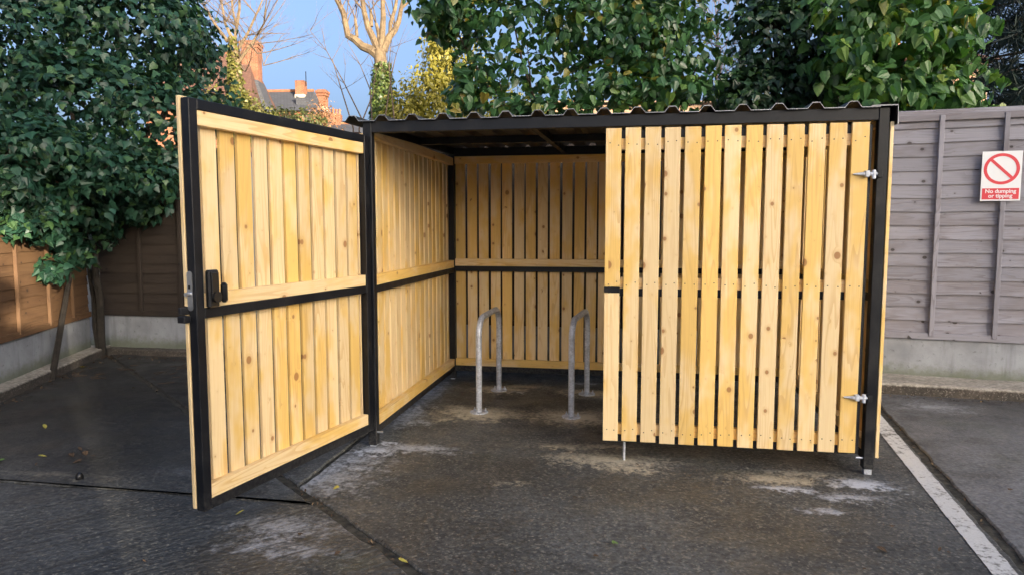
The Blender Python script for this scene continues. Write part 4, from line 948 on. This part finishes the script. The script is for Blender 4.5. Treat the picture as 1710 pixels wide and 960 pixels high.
x, y = sp(14, PE - 1.5); big = tag(empty('added_shade_tree', (x, y, 0)), 'added, unseen tree shape behind the viewer that shades the ivy', 'tree')  # added so its crown ends the sun patch from above
mb = MB(); limb(mb, (0, 0, -.03), (0, 0, CH + 2.6), .28, .08, 3.0, 8, .02, 9); mb.build('trunk', M['bark'], big, True)
g = np.random.default_rng(17); n = 7500; d_ = g.normal(size=(n, 3)); d_ /= np.linalg.norm(d_, axis=1, keepdims=True); r_ = g.uniform(.2, 1, (n, 1)) ** .5
P = np.array((x, y, CH + 2.75)) + d_ * r_ * np.array((2.6, 2.6, 2.9)); foliage(big, P, d_, OVAL, .55, M_ivy2, 18, n_single=0)

# ------------------------------------------------------------------ small litter
M['leaf_yellow'] = mat_plain('fallen_leaf_yellow', (.38, .33, .06), .6); M['leaf_green'] = mat_plain('fallen_leaf_green', (.12, .22, .05), .6); M['leaf_brown'] = mat_plain('fallen_leaf_brown', (.07, .042, .022), .8, 0, .3, 20)
def fallen(px, py, col, size, label, seed, grp=None):
    gx, gy = at_g(px, py); r = rng(seed); base = leaf_arrays(OVAL if seed % 2 else HEART, .25, .25); me = bpy.data.meshes.new('fallen_leaf')
    me.from_pydata([(q[0], q[1], q[2] + .02 * math.sin(q[1] * 5)) for q in base], [], LF_FACES); me.materials.append(M[col])
    o = link('fallen_leaf', me, None, (gx, gy, .012 + size * .16), (r.uniform(-.2, .2), r.uniform(-.2, .2), r.uniform(0, 6.28))); o.scale = (size,) * 3; tag(o, label, 'leaf', grp)
fallen(665, 938, 'leaf_yellow', .045, 'yellow green leaf lying in the diagonal joint at the bottom', 1)
fallen(1028, 912, 'leaf_green', .035, 'green leaf on the concrete in front of the shelter, bottom middle', 2)
fallen(565, 815, 'leaf_yellow', .03, 'small yellow leaf beside the joint near the open left post', 4)
fallen(408, 856, 'leaf_yellow', .045, 'narrow yellow leaf just right of the open door bottom corner', 3)
fallen(64, 764, 'leaf_yellow', .05, 'pale yellow leaf on the dark slab at left, right of the green leaf', 5)
fallen(4, 770, 'leaf_green', .06, 'green leaf at the left edge on the dark slab', 6)
fallen(74, 712, 'leaf_yellow', .06, 'yellow leaf on the dark slab left of the open door', 7)
fallen(138, 614, 'leaf_yellow', .07, 'yellow leaf below the kerb in the shaded corner', 8)
fallen(224, 650, 'leaf_yellow', .06, 'yellow leaf beside the diagonal joint behind the open door', 9)
fallen(1468, 917, 'leaf_brown', .04, 'brown leaf on the concrete left of the white line', 10)
fallen(957, 835, 'leaf_brown', .05, 'brown curled leaf in front of the shelter middle', 11)
for k, (px, py, wh) in enumerate(((118, 760, 'leftmost'), (131, 750, 'rearmost'), (141, 757, 'middle'), (151, 764, 'rightmost'), (135, 770, 'nearest'))): fallen(px, py, 'leaf_brown', .045, wh + ' brown dead leaf of the small heap on the dark slab at left', 12 + k, 'heap of brown leaves')
g = rng(3)
for k in range(30):
    px = g.uniform(10, 1690); py = g.uniform(700, 955)
    if px < 340: py = g.uniform(620, 950)
    if 320 < px < 640 and py < 860: continue
    fallen(px, py, 'leaf_brown', g.uniform(.012, .028), 'tiny crumb of brown leaf litter on the concrete', 100 + k, 'crumbs of leaf litter')
def litter():
    g = rng(19); base = leaf_arrays(OVAL, .25, .35); mb = MB()
    spots = []
    for k in range(150): u = g.random(); spots.append((-6.2 + 1.6 * u + g.gauss(0, .12), 7.02 - abs(g.gauss(0, .10)), 1))
    for k in range(170): u = g.random(); q = LF0 + (LF1 - LF0) * (.25 + .75 * u) + lnrm * (.23 + abs(g.gauss(0, .09))); spots.append((q[0], q[1], 1))
    for k in range(110): u = g.random(); spots.append((1.9 + 2.6 * u, 6.63 - .113 * (1.9 + 2.6 * u - 1.3) - abs(g.gauss(0, .035)) + .02, .7))
    for k in range(150): u = g.random(); spots.append((-5.79 + 4.91 * u + g.gauss(0, .015), 6.84 - 4.09 * u + g.gauss(0, .015), .5))
    for k in range(60): y = g.uniform(2.5, 6.3); spots.append((1.378 + .11 * y + g.gauss(0, .015), y, .5))
    for (x, y, s) in spots:
        sz = s * g.uniform(.015, .05); m = Matrix.Translation((x, y, .006 + sz * .12)) @ Matrix.Rotation(g.uniform(0, 6.28), 4, 'Z') @ Matrix.Rotation(g.uniform(-.5, .5), 4, 'X') @ Matrix.Scale(sz, 4)
        mb.add([m @ Vector(q) for q in base], LF_FACES, g.choice((0, 0, 0, 1, 2)))
    for k in range(40):
        x, y = g.uniform(-5.8, -4.2), g.uniform(5.8, 6.9); a = g.uniform(0, 6.28); L = g.uniform(.05, .16); mb.tube([(x, y, .006), (x + L * math.cos(a), y + L * math.sin(a), .010)], .003, 4, True, 0)
    o = mb.build('leaf_litter', [M['leaf_brown'], M['leaf_tan'], M['dark_bark']]); tag(o, 'dead leaf crumbs and twigs gathered along the kerbs and joints', 'leaf litter', kind='stuff')
M['leaf_tan'] = mat_plain('fallen_leaf_tan', (.17, .115, .06), .8, 0, .3, 20)
litter()
def weed(px, py, label):
    gx, gy = at_g(px, py); o = tag(empty('weed', (gx, gy, 0)), label, 'weed'); r = rng(4)
    base = leaf_arrays(HEART, .2, .3); me = bpy.data.meshes.new('leaf'); me.from_pydata([tuple(q) for q in base], [], LF_FACES); me.materials.append(M_big[1])
    for k in range(7):
        q = link('leaf', me, o, (r.uniform(-.05, .05), r.uniform(-.04, .02), r.uniform(.01, .06)), (R(r.uniform(20, 55)), 0, r.uniform(-2.5, 2.5))); q.scale = (r.uniform(.045, .075),) * 3
weed(1634, 662, 'small green weed growing at the foot of the kerb')
def nub(px, py):
    gx, gy = at_g(px, py); o = MB().tube([(0, 0, 0), (0, 0, .02), (0, 0, .035), (0, 0, .042)], [.022, .022, .015, .003], 10).build('rubber_stub', M['black_plastic'], None, True); o.location = (gx, gy, 0); tag(o, 'small black stub on the slab by the cross joint at left', 'stub')
nub(133, 799)
